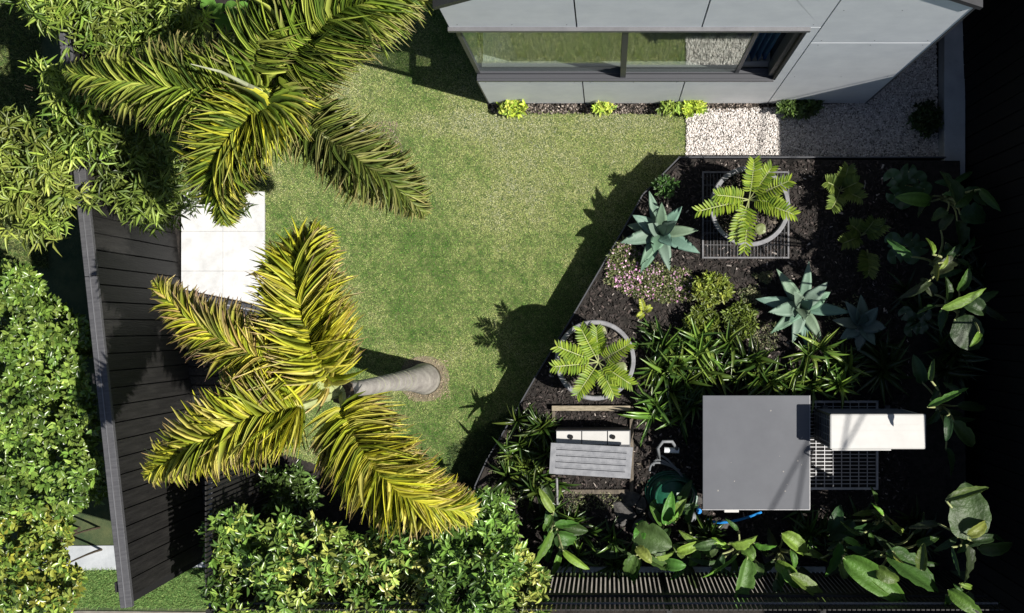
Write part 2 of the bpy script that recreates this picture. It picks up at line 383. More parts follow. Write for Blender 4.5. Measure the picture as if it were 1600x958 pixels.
panel([(1.66+g,.02),(X1,.02),(X1,2.55),(1.66+g,2.55)])
panel([(1.66+g,2.562),(X1,2.562),(X1,ZE-.03),(1.66+g,zr(1.66+g)-.03)])
for s in (0, 1):   # roof slopes
    xa, za, xb, zb = (X0-.03, ZE-.025, XM, zr(XM)) if s == 0 else (XM, zr(XM), X1+.03, ZE-.025)
    obj('roof', prism([(xa,za),(xb,zb),(xb,zb+.07),(xa,za+.07)], YH-.03, 7.2, 'y'), M['roof'], H)
obj('corner_trim', nb(X0-.012, X0-.002, YH-.004, YH+.04, 0, 1.118), M['alu_dark'], H)
obj('corner_trim', nb(X1+.002, X1+.014, YH-.006, YH+.04, 0, ZE-.03), M['alu_dark'], H)
obj('lintel', nb(X0-.012, 1.575, YH-.03, YH+.16, 3.0, 3.048), M['alu'], H)
obj('soffit', nb(X0+.03, 1.56, YH+.165, 3.41, 3.0, 3.02), M['inner_wall'], H)
obj('room_floor', nb(X0+.03, 1.56, YH+.20, 3.41, .90, .92), M['floor_in'], H)
obj('inner_ledge', nb(X0+.03, 1.56, YH+.105, YH+.175, 1.10, 1.15), M['white_metal'], H)
obj('back_wall', nb(X0+.03, 1.56, 3.39, 3.41, .921, 2.999), M['inner_wall'], H)
obj('reveal', nb(1.545, 1.567, YH+.002, 3.38, 1.121, 2.999), M['panel_edge'], H)
wf = obj('window', nb(X0, 1.56, YH-.012, YH+.12, 1.119, 1.150), M['alu_dark'], H)
fy0, fy1 = YH+.052, YH+.10
for nm, a in [('bottom_rail', (X0+.01, 1.54, fy0, fy1, 1.151, 1.195)), ('sill_track', (X0, 1.545, YH+.01, YH+.02, 1.151, 1.162)),
              ('top_rail', (X0+.01, 1.54, fy0, fy1, 2.95, 2.999)),
              ('mullion', (.115, .165, YH+.015, fy1+.01, 1.173, 2.949)), ('mullion', (1.19, 1.225, fy0+.002, fy1, 1.196, 2.949)),
              ('corner_post', (X0, X0+.035, fy0, fy0+.035, 1.196, 2.949)), ('side_rail', (X0, X0+.045, fy1+.005, 3.38, 1.151, 1.195)),
              ('jamb', (1.50, 1.543, YH+.03, YH+.14, 1.196, 2.949))]:
    obj(nm, nb(*a), M['alu_dark'], wf)
obj('glass_pane', nb(X0+.037, .112, fy0+.02, fy0+.026, 1.196, 2.948), M['glass'], wf)
obj('glass_pane', nb(.168, 1.188, fy0+.012, fy0+.018, 1.196, 2.948), M['glass'], wf)
obj('glass_pane', nb(X0+.02, X0+.026, fy0+.037, 3.38, 1.196, 2.998), M['glass'], wf)
def curtain(x0, x1, y, m, nm, lab, waves, z0=1.13):
    bm = bmesh.new(); n = 120; a = []
    for i in range(n+1):
        t = i/n; x = x0+(x1-x0)*t; yy = y+.035*math.sin(t*waves*2*PI)+.012*math.sin(t*waves*4.3*PI+1)
        a.append((bm.verts.new((x, yy, z0)), bm.verts.new((x, yy, 2.98))))
    for p, r in zip(a, a[1:]): bm.faces.new((p[0], r[0], r[1], p[1]))
    bmesh.ops.solidify(bm, geom=bm.faces[:], thickness=.004)
    tag(obj(nm, bm, M[m], smooth=True), lab, 'curtain')
curtain(-.86, 1.12, 2.555, 'curtain', 'sheer_curtain', 'white curtain in soft folds behind the long house window', 11, 1.02)
curtain(1.25, 1.49, 2.56, 'blue_curtain', 'blue_curtain', 'blue curtain at the right end of the house window', 4)
# ---------------------------------------------------------------- white gravel
GR = [(1072,172),(1215,168),(1352,160),(1462,64),(1466,250),(1072,247)]
obj('gravel_base', prism(wpoly(GR, 0), -.02, .004), M['gravel_bed'], kind='structure')
def ico(sub=1):
    b = bmesh.new(); bmesh.ops.create_icosphere(b, subdivisions=sub, radius=.5); b.verts.ensure_lookup_table()
    v = np.array([list(x.co) for x in b.verts]); f = np.array([[x.index for x in y.verts] for y in b.faces]); b.free(); return v, f
T_STONE = ico(1)
def stones(name, poly, z, n, s0, s1, cols, m, flat=.6, stretch=1.6, jit=.15):
    q = sample(wpoly(poly, z), n); s = s0+(s1-s0)*rng.random(n)**1.5
    a = rng.random(n)*2*PI; tl = rng.normal(0, .35, n)
    d = np.stack([np.cos(a)*np.cos(tl), np.sin(a)*np.cos(tl), np.sin(tl)], 1); upv = np.array([0, 0, 1.])+.4*rng.standard_normal((n, 3))
    R = frames(d, upv, s*stretch, s); R[:, :, 2] = unit(R[:, :, 2])*(s*flat)[:, None]
    pos = np.concatenate([q, (z+s*.25+.012*rng.random(n))[:, None]], 1)
    return inst(name, T_STONE, R, pos, m, colmix(n, cols, jit), kind='stuff')
stones('white_gravel', GR, 0, 21000, .009, .021, [(.66,.61,.58),(.55,.51,.48),(.70,.67,.64),(.36,.33,.31)], M['stone'])
stones('soil_crumbs', [(768,162),(1210,160),(1215,173),(1072,178),(768,178)], 0, 2600, .006, .022, [(.05,.04,.035),(.14,.11,.09),(.35,.3,.26),(.03,.025,.02)], M['stone'])
stones('palm_root_soil', [(625,560),(700,560),(704,625),(640,628)], -.012, 900, .006, .018, [(.3,.25,.17),(.2,.16,.1)], M['stone'])
stones('upper_root_soil', [(520,190),(620,190),(640,280),(550,290)], -.012, 1500, .006, .018, [(.22,.18,.13),(.14,.11,.08)], M['stone'])
obj('root_soil', prism([(P(662,592,0)[0]+.27*math.cos(k*PI/10), P(662,592,0)[1]+.24*math.sin(k*PI/10)) for k in range(20)], -.02, -.002), M['dirt'], kind='structure')

# ---------------------------------------------------------------- raised bed
ZB = .42
BED = [(1064,248),(1478,251),(1500,251),(1512,892),(745,892),(745,760),(762,720),(800,655),(843,580),(900,487),(958,388),(1005,305)]
obj('planting_bed', prism(wpoly(BED, ZB), -.02, ZB), M['soil'], kind='structure')
ed = thing('bed_edging', 'thin dark steel edging holding the raised bed above the lawn', 'edging', P(900,490,0))
pts = [P(x, y, ZB) for x, y in [(1062,247),(1005,305),(958,388),(900,487),(843,580),(798,658),(762,718),(743,760),(743,885)]]
for a, b in zip(pts, pts[1:]):
    t = (b-a).normalized(); s = Vector((-t.y, t.x, 0))*-.012
    q4 = [tuple((a+t*.002)[:2]), tuple((b-t*.002)[:2]), tuple((b-t*.002+s)[:2]), tuple((a+t*.002+s)[:2])]
    obj('edge_plate', prism(q4, -.01, ZB+.02), M['alu_dark'], ed)
a, b = P(1060,247,ZB), P(1478,251,ZB)
obj('edge_plate', nb(a.x, b.x, a.y+.001, a.y+.013, -.01, ZB+.015), M['alu_dark'], ed)
# mulch chips
n = 34000
q = sample(wpoly([(1064,250),(1420,253),(1420,890),(750,885),(750,762),(766,722),(804,657),(845,582),(903,489),(961,390),(1008,307)], ZB), n)
s = .006+.018*rng.random(n)**2; a = rng.random(n)*2*PI; tl = rng.normal(0, .4, n)
d = np.stack([np.cos(a)*np.cos(tl), np.sin(a)*np.cos(tl), np.sin(tl)], 1); upv = np.array([0, 0, 1.])+.6*rng.standard_normal((n, 3))
R = frames(d, upv, s*2.2, s*.9); R[:, :, 2] = unit(R[:, :, 2])*(s*.35)[:, None]
TC = (np.array([(-.5,-.5,0),(.5,-.5,0),(.4,.5,0),(-.4,.5,0),(0,0,1)]), np.array([(0,1,4),(1,2,4),(2,3,4),(3,0,4)]))
cc = colmix(n, [(.022,.018,.016),(.04,.034,.032),(.014,.012,.011),(.07,.055,.05)], .3); w_ = rng.random(n) < .022; cc[w_] = (.34,.3,.27)
inst('bark_mulch', TC, R, np.concatenate([q, (ZB+.004+.01*rng.random(n))[:, None]], 1), M['chip'], cc)

# ---------------------------------------------------------------- grates
def grate(x0, y0, x1, y1, z, label, dx, dy, fr=.022, wb=.006, ms='steel'):
    a, b = P(x0, y1, z), P(x1, y0, z)
    t = thing('steel_grate', label, 'grate', ((a.x+b.x)/2, (a.y+b.y)/2, z))
    w, h = (b.x-a.x)/2, (b.y-a.y)/2
    obj('pit_shade_sheet', nb(-w+.01, w-.01, -h+.01, h-.01, -.05 if z > .5 else -.012, -.045 if z > .5 else -.006), M['black'], t, world=False)  # black sheet standing in for the shadow beneath the bars
    for aa in ((-w, w, -h, -h+fr, -.008, .014), (-w, w, h-fr, h, -.008, .014), (-w, -w+fr, -h+fr+.001, h-fr-.001, -.008, .014), (w-fr, w, -h+fr+.001, h-fr-.001, -.008, .014)):
        obj('frame', nb(*aa), M[ms], t, world=False)
    n1 = int((2*w-2*fr)/dx); n2 = int((2*h-2*fr)/dy)
    mb = bpy.data.meshes.new('bar'); bb = nb(-wb/2, wb/2, -h+fr, h-fr, -.006, .008); bb.to_mesh(mb); bb.free(); mb.materials.append(M[ms])
    mc = bpy.data.meshes.new('cross_bar'); bb = nb(-w+fr, w-fr, -wb/2, wb/2, -.003, .0085); bb.to_mesh(mc); bb.free(); mc.materials.append(M[ms])
    for i in range(1, n1+1): link('bar', mb, t, world=False, loc=(-w+fr+i*(2*w-2*fr)/(n1+1), 0, 0))
    for i in range(1, n2+1): link('cross_bar', mc, t, world=False, loc=(0, -h+fr+i*(2*h-2*fr)/(n2+1), 0))
    return t
grate(1097,268,1233,404,ZB+.012, 'square steel grate lying in the mulch under the upper grey pot', .034, .125, fr=.016, wb=.004, ms='steel_dull')
grate(1258,626,1372,765,.49, 'steel grate platform under the white outdoor unit beside the grey cover', .088, .038, wb=.007)

# ---------------------------------------------------------------- air conditioner, cover, bench box and small equipment
zt, zb = 1.46, .53
a, b = P(1297,702,zt), P(1447,647,zt)
ac = thing('outdoor_unit', 'white air conditioner outdoor unit standing on the steel grate', 'air conditioner', ((a.x+b.x)/2, (a.y+b.y)/2, zb))
w, h = (b.x-a.x)/2, (b.y-a.y)/2; hh = zt-zb
obj('body', nb(-w+.02, w-.01, -h+.01, h-.02, .04, hh-.021, bev=.006), M['coil'], ac, world=False)
obj('side_panel', nb(w-.0095, w-.002, -h+.012, h-.012, .04, hh-.021), M['white_metal'], ac, world=False)
obj('front_panel', nb(-w+.012, w-.012, -h, -h+.0095, .04, hh-.021), M['white_metal'], ac, world=False)
tp = obj('top_cover', nb(-w, w, -h, h, hh-.02, hh, bev=.014), M['white_metal'], ac, world=False)
for x0, x1, y in ((-.25, .38, .005), (-.05, .38, .06)): obj('pressed_line', nb(x0, x1, y, y+.003, hh+.0005, hh+.002), M['white_metal'], tp, world=False)
obj('front_lip', nb(-w+.02, .12, -h-.012, -h-.001, hh-.03, hh-.004), M['white_metal'], ac, world=False)
for k in range(9):
    obj('guard_bar', nb(-w+.008, -w+.014, -h+.03, h-.03, .08+k*.088, .088+k*.088), M['grey_pvc'], ac, world=False)
    obj('guard_bar', nb(-w+.04, w-.04, h-.016, h-.010, .08+k*.088, .088+k*.088), M['grey_pvc'], ac, world=False)
for k in range(4): obj('guard_bar', nb(-w+.001, -w+.007, -h+.05+k*.07, -h+.057+k*.07, .06, hh-.03), M['grey_pvc'], ac, world=False)
for sx_ in (-w+.1, w-.16): obj('foot', nb(sx_, sx_+.05, -h-.02, h+.02, -.025, .039), M['alu_dark'], ac, world=False)

zc = 1.1; a, b = P(1098,796,zc), P(1265,618,zc)
cv = thing('equipment_cover', 'large square grey sheet metal lid over the pool equipment enclosure', 'cover', ((a.x+b.x)/2, (a.y+b.y)/2, ZB))
w, h = (b.x-a.x)/2, (b.y-a.y)/2
obj('lid', nb(-w, w, -h, h, zc-ZB-.035, zc-ZB, bev=.004), M['cover'], cv, world=False)
for _ in range(14):
    x_, y_ = random.uniform(-w*.95, w*.9), random.uniform(-h*.95, h*.9); rr_ = random.uniform(.003, .009); bq = bmesh.new(); lathe(bq, (x_, y_), [(rr_, zc-ZB+.0005), (.0001, zc-ZB+.003)], 6); obj('speck', bq, M['chip_pale'], cv, world=False)
obj('enclosure', nb(-w+.05, w-.04, -h+.05, h-.04, 0, zc-ZB-.037), M['cover_body'], cv, world=False)
obj('drip_edge', nb(-w-.004, w+.004, -h-.006, -h-.001, zc-ZB-.05, zc-ZB-.002), M['steel'], cv, world=False)
obj('drip_edge', nb(w+.001, w+.006, -h, h, zc-ZB-.05, zc-ZB-.002), M['steel'], cv, world=False)
obj('handle', nb(-.30, -.16, -h-.035, -h-.0065, zc-ZB-.06, zc-ZB-.03, bev=.006), M['white_metal'], cv, world=False)

# timber edged plot and the ribbed box over it
tf = thing('timber_surround', 'pale timber edging set in the mulch round the grey ribbed box', 'edging', P(925,705,.5))
zt_ = .5
for x0, y0, x1, y1 in [(862,634,985,642),(862,643,867,768),(984,636,990,776),(868,766,983,773)]:
    a, b = P(x0, y1, zt_), P(x1, y0, zt_)
    obj('sleeper', nb(a.x, b.x, a.y, b.y, ZB, zt_-(0 if y1 == 642 else .04), bev=.004), M['timber' if y1 == 642 else 'timber_shaded'], tf)
gb = thing('ribbed_box', 'grey utility box with a ribbed lid and pale back standing in the timber surround', 'box', P(925,705,.43))
a, b = P(868,742,.80), P(985,672,.80)
obj('body', nb(a.x, b.x, a.y, b.y, .44, .80, bev=.005), M['alu_dark'], gb)
for i in range(3):
    x0 = a.x+.01+i*.25; obj('top_panel', nb(x0, min(x0+.24, b.x-.01), b.y-.14, b.y-.01, .801, .815), M['white_metal'], gb)
for x in (892, 958):
    p = P(x, 683, .83); bmk = bmesh.new(); lathe(bmk, p, [(.022,.8155),(.022,.84),(.0001,.842)], 16); obj('knob', bmk, M['black'], gb)
zl = 1.0; c4 = [P(858,740,zl), P(985,748,zl), P(989,699,zl), P(861,692,zl)]
lid = obj('lid', prism([tuple(p[:2]) for p in c4], zl-.03, zl), M['lid'], gb)
for k in range(4):
    f = .2+k*.2
    s0 = c4[3].lerp(c4[0], f); s1 = c4[2].lerp(c4[1], f); p0 = s0.lerp(s1, .07); p1 = s0.lerp(s1, .93)
    obj('rib', tube(bmesh.new(), [p0-Vector((0,0,.002)), p1-Vector((0,0,.002))], .0045, 8), M['cover_body'], lid)
    q0 = s0.lerp(s1, .07)+Vector((0,.014,0)); q1 = s0.lerp(s1, .93)+Vector((0,.014,0))
    obj('rib', tube(bmesh.new(), [q0-Vector((0,0,.002)), q1-Vector((0,0,.002))], .005, 8), M['lid'], lid)
pp = P(871,744,1.0); p2 = P(868,786,.47)
tag(obj('metal_rod', tube(bmesh.new(), [P(870,748,.9), P(871,790,.6)], .011, 8), M['steel']), 'thin pale metal rod sticking out from the lower left of the ribbed box', 'rod')
# hose
hs = thing('garden_hose', 'green garden hose coiled beside the equipment cover', 'hose', P(1046,772,ZB))
c = P(1046,768,ZB)
for k in range(7):
    r = .24-.012*(k % 3)-.018*(k//3); zz = ZB+.02+.022*k
    pts = [c+Vector((r*math.cos(t/24*2*PI)*1.0+.01*k, r*.85*math.sin(t/24*2*PI)-.006*k, zz-ZB)) for t in range(25)]
    obj('coil', tube(bmesh.new(), pts, .012, 7), M['hose'] if k != 5 else M['grey_pvc'], hs)
bmk = bmesh.new(); lathe(bmk, c, [(.0001,ZB+.16),(.12,ZB+.155),(.17,ZB+.12),(.175,ZB+.05),(.2,ZB+.01)], 32); obj('reel', bmk, M['hose'], hs, smooth=True)
ub = [P(1030,716,.62), P(1028,700,.78), P(1036,690,.82), P(1050,690,.8), P(1058,702,.7)]
tag(obj('black_pipe_loop', tube(bmesh.new(), ub, .016, 8), M['grey_pvc'], smooth=True), 'dark curved pipe looping over the white coupling beside the cover', 'pipe')
tag(obj('pipe_coupling', tube(bmesh.new(), [P(1038,703,.66), P(1061,704,.66)], [.028,.028], 14), M['pvc']), 'short white pipe coupling left of the grey equipment cover', 'pipe')
for k in range(3):
    pts = [P(1015+6*k,735-8*k,.5), P(1020+7*k,712-5*k,.6), P(1042+6*k,718+5*k,.55), P(1062+3*k,735+6*k,.5)]
    pts = bez(pts[0], pts[1]*1.2-pts[2]*.2, pts[3], 12)
    tag(obj('black_hose', tube(bmesh.new(), pts, .011, 7), M['grey_pvc']), 'thin dark hose bending through the gap left of the cover, %s' % ['outermost loop','middle loop','innermost loop'][k], 'hose')
bmk = bmesh.new(); lathe(bmk, P(1092,798,.62), [(.0001,.66),(.026,.66),(.026,.6),(.018,.59),(.018,.44)], 16); tag(obj('blue_valve', bmk, M['blue']), 'small bright blue valve cap below the left corner of the grey cover', 'valve')
bmk = bmesh.new(); lathe(bmk, P(1081,808,.55), [(.0001,.60),(.04,.59),(.05,.55),(.05,.44)], 20); tag(obj('filter_cap', bmk, M['grey_pvc'], smooth=True), 'pale grey domed filter cap beside the blue valve', 'filter')
pts = bez(P(1105,812,.5), P(1130,825,.6), P(1190,800,.6), 12); tag(obj('blue_pipe', tube(bmesh.new(), pts, .014, 8), M['blue']), 'blue pipe running in the shade below the grey cover', 'pipe')
for i, (x, y, r) in enumerate([(985,778,16),(1002,790,12),(975,798,18),(1000,820,14),(1022,806,11),(970,815,10),(1075,770,9),(1090,782,8),(1130,820,12),(1200,872,13),(1225,868,15),(1135,868,16)]):
    v, f = ico(2); v = v*(1+.12*np.sin(v[:, [1]]*9+i)+.1*np.cos(v[:, [0]]*7+2*i)); v = v*np.array([2.2, 1.5, .9])*r/155
    me = bpy.data.meshes.new('rock'); c = P(x, y, ZB+.02); me.from_pydata([tuple(p) for p in v], [], [tuple(t) for t in f]); me.materials.append(M['rock'])
    o = link('rock', me, None, loc=c); o.rotation_euler = (0, 0, i*1.3)
    tag(o, 'dark rough rock in the mulch %s' % ['right below the ribbed box','between the ribbed box and the hose','below the ribbed box, largest of its cluster','lowest of the cluster below the ribbed box','just left of the big banana like leaf','leftmost below the ribbed box','between hose and cover, upper','between hose and cover, lower','below the blue valve','under the leaves at the lower bed edge, left','under the leaves at the lower bed edge, right','at the lower bed edge below the blue pipe'][i], 'rock', 'rocks around the pool equipment')

# ---------------------------------------------------------------- lower slat fence
YF = -2.45
x_l, x_r = -3.5, 3.45
sf = thing('slat_fence', 'black slatted metal fence along the lower edge of the garden', 'fence', (x_l, YF, 0))
Ls = x_r-x_l; ns = 162; ps = Ls/ns
bb = nb(-.0145, .0145, -.006, .006, -.30, 1.98); ms = bpy.data.meshes.new('slat'); bb.to_mesh(ms); bb.free(); ms.materials.append(M['black_board'])
for i in range(ns): link('slat', ms, sf, world=False, loc=((i+.5)*ps, 0, 0))
obj('rail', nb(0, Ls, .0075, .03, 1.46, 1.54), M['black_board'], sf, world=False)
obj('rail', nb(0, Ls, .008, .04, .12, .2), M['black_board'], sf, world=False)
obj('top_rail', nb(0, Ls, .0075, .024, 1.79, 1.81), M['alu'], sf, world=False)
for i in range(6): obj('post', nb(i*Ls/5.2, i*Ls/5.2+.05, -.06, -.0065, -.3, 1.98), M['black_board'], sf, world=False)
for i, (x0, x1) in enumerate([(862,1072),(1082,1290)]):
    a, b = P(x0, 895.5, .46), P(x1, 886, .46)
    tag(obj('concrete_sleeper', nb(a.x, b.x, a.y, b.y, 0, .46, bev=.004), M['conc']), ['blue grey concrete sleeper at the lower bed edge, left of the two', 'blue grey concrete sleeper at the lower bed edge, right of the two'][i], 'sleeper')
sf2 = thing('side_slat_fence', 'short side run of black slatted fence left of the shrubs, beside the grass verge', 'fence', (-3.5, -1.4, 0))
obj('top_rail', nb(-.036, -.008, -1.1, .12, 1.78, 1.80), M['alu'], sf2, world=False)
for i in range(25): link('slat', ms, sf2, world=False, loc=(0, .1-i*.045, 0)).rotation_euler = (0, 0, PI/2)
tag(obj('pale_street_paving', nb(-.80, 3.2, -2.86, -2.68, -.45, -.40), M['path']), 'pale concrete strip seen through the gaps of the lower slat fence', 'paving')

obj('dark_strip', nb(-3.4, 5, -6, -2.865, -.45, -.42), M['soil'], kind='structure')  # dark strip laid over the verge so ground past the slats reads black

# ---------------------------------------------------------------- palms
def frond(parent, pts, n, lmax, cols, tipc, aw=1.0, wd=.0165, lab=None, dry_or_lit=.5, t0=.1):
    pts = [Vector(p) for p in pts]; K = 40
    def cr(t):   # catmull-rom through pts
        m_ = len(pts)-1; u = min(t*m_, m_-1e-6); i = int(u); u -= i
        p0 = pts[max(i-1, 0)]; p1 = pts[i]; p2 = pts[i+1]; p3 = pts[min(i+2, m_)]
        return .5*((2*p1)+(p2-p0)*u+(2*p0-5*p1+4*p2-p3)*u*u+(3*p1-p0-3*p2+p3)*u**3)
    C_ = np.array([list(cr(i/K)) for i in range(K+1)])
    fr = obj('frond', tube(bmesh.new(), [Vector(c) for c in C_], [.028*(1-i/K)**.9+.003 for i in range(K+1)], 6), M['rachis'], parent)
    if lab: fr['label'] = lab
    n = int(n*.86); lmax *= 1.03; t = t0+(1-t0)*rng.random(n)**.92; u = t*K; i = np.minimum(u.astype(int), K-1); w = (u-i)[:, None]
    p = C_[i]*(1-w)+C_[i+1]*w; T_ = unit(C_[i+1]-C_[i])
    side = unit(np.cross(T_, np.array([0, 0, 1.]))); upv = np.cross(side, T_)
    sg = np.where(rng.random(n) < .5, -1., 1.)
    e = rng.choice([-.35, .05, .4, .85], n, p=[.22, .36, .30, .12])+rng.normal(0, .14, n)          # plumose: whorled at several angles
    ang = (1.30-.80*t**1.6)*aw+rng.normal(0, .10, n)
    d = T_*np.cos(ang)[:, None]+(side*(sg*np.cos(e))[:, None]+upv*np.sin(e)[:, None])*np.sin(ang)[:, None]
    prof = np.sin(np.clip(t*.93+.10, 0, 1)*PI)**.55*.9+.12
    L = lmax*prof*(.8+.32*rng.random(n)); n_ = frames(d, upv+.25*rng.standard_normal((n, 3)), L, wd*(.75+.5*rng.random(n)))
    cb = colmix(n, cols, .16); tc = colmix(n, tipc, .2); hasdry = rng.random(n) < dry_or_lit
    ct = np.where(hasdry[:, None], tc, cb*1.15)
    inst('leaflets', T_LONG, n_, p, M['frond'], cb, ct, 5, parent=fr)
    return fr
YG = [(.50,.50,.04),(.60,.57,.06),(.33,.39,.03),(.68,.62,.16),(.15,.20,.02)]
GG = [(.19,.28,.03),(.29,.36,.045),(.12,.19,.025),(.40,.44,.09),(.07,.12,.02)]
TIP = [(.42,.28,.14),(.55,.42,.25),(.35,.22,.13)]; TIPG = [(.36,.33,.12),(.45,.36,.16)]
def palm(label, base, top, r0, r1, shaft):
    t = thing('palm_tree', label, 'palm tree', base)
    base, top = Vector(base), Vector(top); n = 26; pts = []; rad = []
    for i in range(n+1):
        u = i/n; c = base.lerp(top, u); c += Vector((.03*math.sin(u*3), .02*math.sin(u*PI), 0)); pts.append(c)
        rad.append((r1+(r0-r1)*(1-u)**2.7)*(1+(.025 if i % 2 else 0)))
    obj('trunk', tube(bmesh.new(), pts, rad, 20), M['trunk'], t, smooth=True)
    for k in range(9):
        u = .34+.05*k; c = base.lerp(top, u)+Vector((.03*math.sin(u*3), .02*math.sin(u*PI), 0)); r = r1+(r0-r1)*(1-u)**2.7
        ax = (top-base).normalized()
        obj('leaf_scar', tube(bmesh.new(), [c-ax*.005, c+ax*.005], r*1.03, 20), M['crownshaft'], t)
    obj('crownshaft', tube(bmesh.new(), [top-Vector((0,0,.6)), top-Vector((0,0,.35)), top-Vector((0,0,.05)), top+Vector((0,0,.06))], [r1*1.03, r1*1.15, r1*.8, r1*.2], 14), M['crownshaft'], t, smooth=True)
    obj('leaf_sheath', tube(bmesh.new(), [top-Vector((0,0,.16)), top-Vector((.01,0,.06)), top+Vector((.01,.01,.02))], [r1*1.2, r1*1.5, r1*1.0], 9), M['bark'], t)
    return t
b1 = P(664,592,0); t1 = P(533,613,3.7)
p1 = palm('palm with yellow green fronds and a swollen grey trunk rising from the lawn', b1, t1, .168, .062, .5)
ZT = 3.75
def fp(l): return [P(x, y, z) for x, y, z in l]
frond(p1, fp([(533,612,3.75),(500,560,4.05),(474,480,4.15),(468,410,4.0),(505,358,3.75)]), 950, .36, YG, TIP, t0=.14, lab='upright frond pointing up the lawn')
frond(p1, fp([(530,612,3.75),(470,585,4.0),(385,548,4.0),(300,500,3.85),(240,440,3.6)]), 850, .30, YG+[(.46,.34,.12)], TIP+[(.5,.3,.3)], dry_or_lit=.95, lab='frond with dried pinkish leaflet tips')
frond(p1, fp([(530,614,3.75),(470,636,4.0),(390,655,4.05),(300,700,3.85),(228,745,3.55)]), 1000, .34, YG, TIP, t0=.24, lab='frond reaching over the black fence')
frond(p1, fp([(534,616,3.75),(545,660,4.0),(590,735,4.05),(660,785,3.9),(742,800,3.6)]), 1000, .36, YG, TIP, t0=.17, lab='frond reaching down towards the hedge')
frond(p1, fp([(528,612,3.75),(485,600,3.95),(450,590,3.9),(400,600,3.7),(345,590,3.4)]), 420, .26, GG+YG, TIP, t0=.4)
b2 = P(585,240,0); t2 = P(438,128,3.4)
p2_ = palm('dark green palm with long drooping fronds at the top left of the lawn', b2, t2, .14, .055, .5)
frond(p2_, fp([(438,140,3.4),(380,140,3.7),(290,140,3.8),(190,128,3.6),(100,112,3.2)]), 1000, .34, GG, TIPG, lab='frond stretching left over the bamboo')
frond(p2_, fp([(438,130,3.4),(465,90,3.7),(520,30,3.85),(590,0,3.8),(680,-40,3.5)]), 1000, .40, GG, TIPG, lab='frond pointing to the top of the picture')
frond(p2_, fp([(440,148,3.45),(420,170,3.8),(370,205,3.9),(340,265,3.75),(352,350,3.4)]), 1050, .36, GG+YG[:2], TIPG, lab='frond drooping over the pale paving')
frond(p2_, fp([(442,148,3.4),(480,190,3.65),(545,240,3.6),(610,285,3.35),(665,335,2.95)]), 850, .32, [(.12,.17,.03),(.20,.24,.045),(.06,.09,.02),(.26,.26,.09)], TIPG, lab='dark frond drooping over the lawn')
frond(p2_, fp([(436,135,3.4),(400,95,3.7),(430,40,3.8),(450,0,3.7),(470,-40,3.5)]), 700, .32, GG, TIPG)
frond(p2_, fp([(436,140,3.4),(400,120,3.5),(345,110,3.45),(280,90,3.2),(215,80,2.9)]), 500, .28, [(.08,.12,.025),(.15,.18,.04)], TIPG)
obj('spear_leaf', tube(bmesh.new(), [P(415,146,3.6), P(385,132,4.0), P(345,112,4.2), P(298,100,4.3)], [.02,.016,.01,.003], 8), M['crownshaft'], p2_)

# ---------------------------------------------------------------- shrubs, bamboo, hedges
def crown(label, cat, name, poly, ztop, depth, nc, per, ls, wr, cols, T, m, spread=1.0, droop=.0, base=None, group=None, lumps=.22, stems=6, zg=-.02, lscale=1.3):
    """clumps of leaves spread through a crown above the polygon; every clump is a twig tip with its own rosette"""
    q = sample(poly, nc); q = q+rng.normal(0, 9, q.shape)*(T is T_LANCE); cx, cy = np.array(poly).mean(0); c = P(cx, cy, 0) if base is None else Vector(base)
    t = thing(name, label, cat, (c.x, c.y, zg), 0, group)
    z = np.full(nc, ztop); w0 = pxw(q, ztop)
    z = ztop+lumps*lump(w0[:, :2], lscale)-depth*rng.random(nc)**1.6
    if nc > 300: gap = np.clip(-lump(w0[:, :2]+3, 4.2)-.12, 0, 1); z = z-gap*1.1; keepc = rng.random(nc) > gap*1.3; q, w0, z = q[keepc], w0[keepc], z[keepc]; nc = len(q)
    k = (CAM_H-z)/F; pos = np.stack([(q[:, 0]-NX)*k, (NY-q[:, 1])*k, z], 1)
    tone = np.clip(1+.22*lump(w0[:, :2]+7, 2.1)+.28*rng.standard_normal(nc), .4, 1.9)
    Pp = np.repeat(pos, per, 0); n = len(Pp); a = rng.random(n)*2*PI; el = rng.normal(.35-droop, .42, n)
    d = np.stack([np.cos(a)*np.cos(el), np.sin(a)*np.cos(el), np.sin(el)], 1)
    tw = unit(rng.standard_normal((nc, 3))+np.array([0, 0, .8])); off = rng.random((n, 1))*ls*1.1*spread
    Pp = Pp+np.repeat(tw, per, 0)*off*.6+d*ls*.12
    L = ls*(.6+.6*rng.random(n)); R = frames(d, np.array([0, 0, 1.])+.45*rng.standard_normal((n, 3)), L, L*wr)
    cb = colmix(nc, cols, .08); cb = np.repeat(cb*tone[:, None], per, 0)*(1+.18*rng.standard_normal((n, 1)))
    inst('foliage', T, R, Pp, m, np.clip(cb, .004, .8), parent=t)
    sb = bmesh.new(); g0 = Vector((c.x, c.y, zg))
    for i in range(stems):
        e = Vector(pos[rng.integers(nc)]); s0 = g0+Vector((random.uniform(-.15,.15), random.uniform(-.15,.15), 0)); e.x += (c.x-e.x)*.4; e.y += (c.y-e.y)*.4; s0 = s0.lerp(Vector((e.x, e.y, zg)), .8); e.z -= .15+.2*depth
        tube(sb, bez(s0, s0.lerp(e, .45)+Vector((.03, .05, .02)), e, 6), [.015,.013,.011,.009,.007,.004], 5)
    obj('stems', sb, M['bark'], t)
    return t
BM = [(.25,.34,.05),(.17,.26,.04),(.34,.41,.085),(.09,.16,.025)]
bam = 'bamboo clumps along the left fence'
crown('bright fine leaved bamboo spilling over the fence at the top left corner', 'bamboo', 'bamboo_clump', [(25,-20),(200,-20),(290,-20),(290,60),(260,90),(150,75),(60,25)], 2.2, 1.5, 560, 9, .13, .17, BM, T_LANCE, M['leaf'], droop=.25, group=bam, zg=-.45)
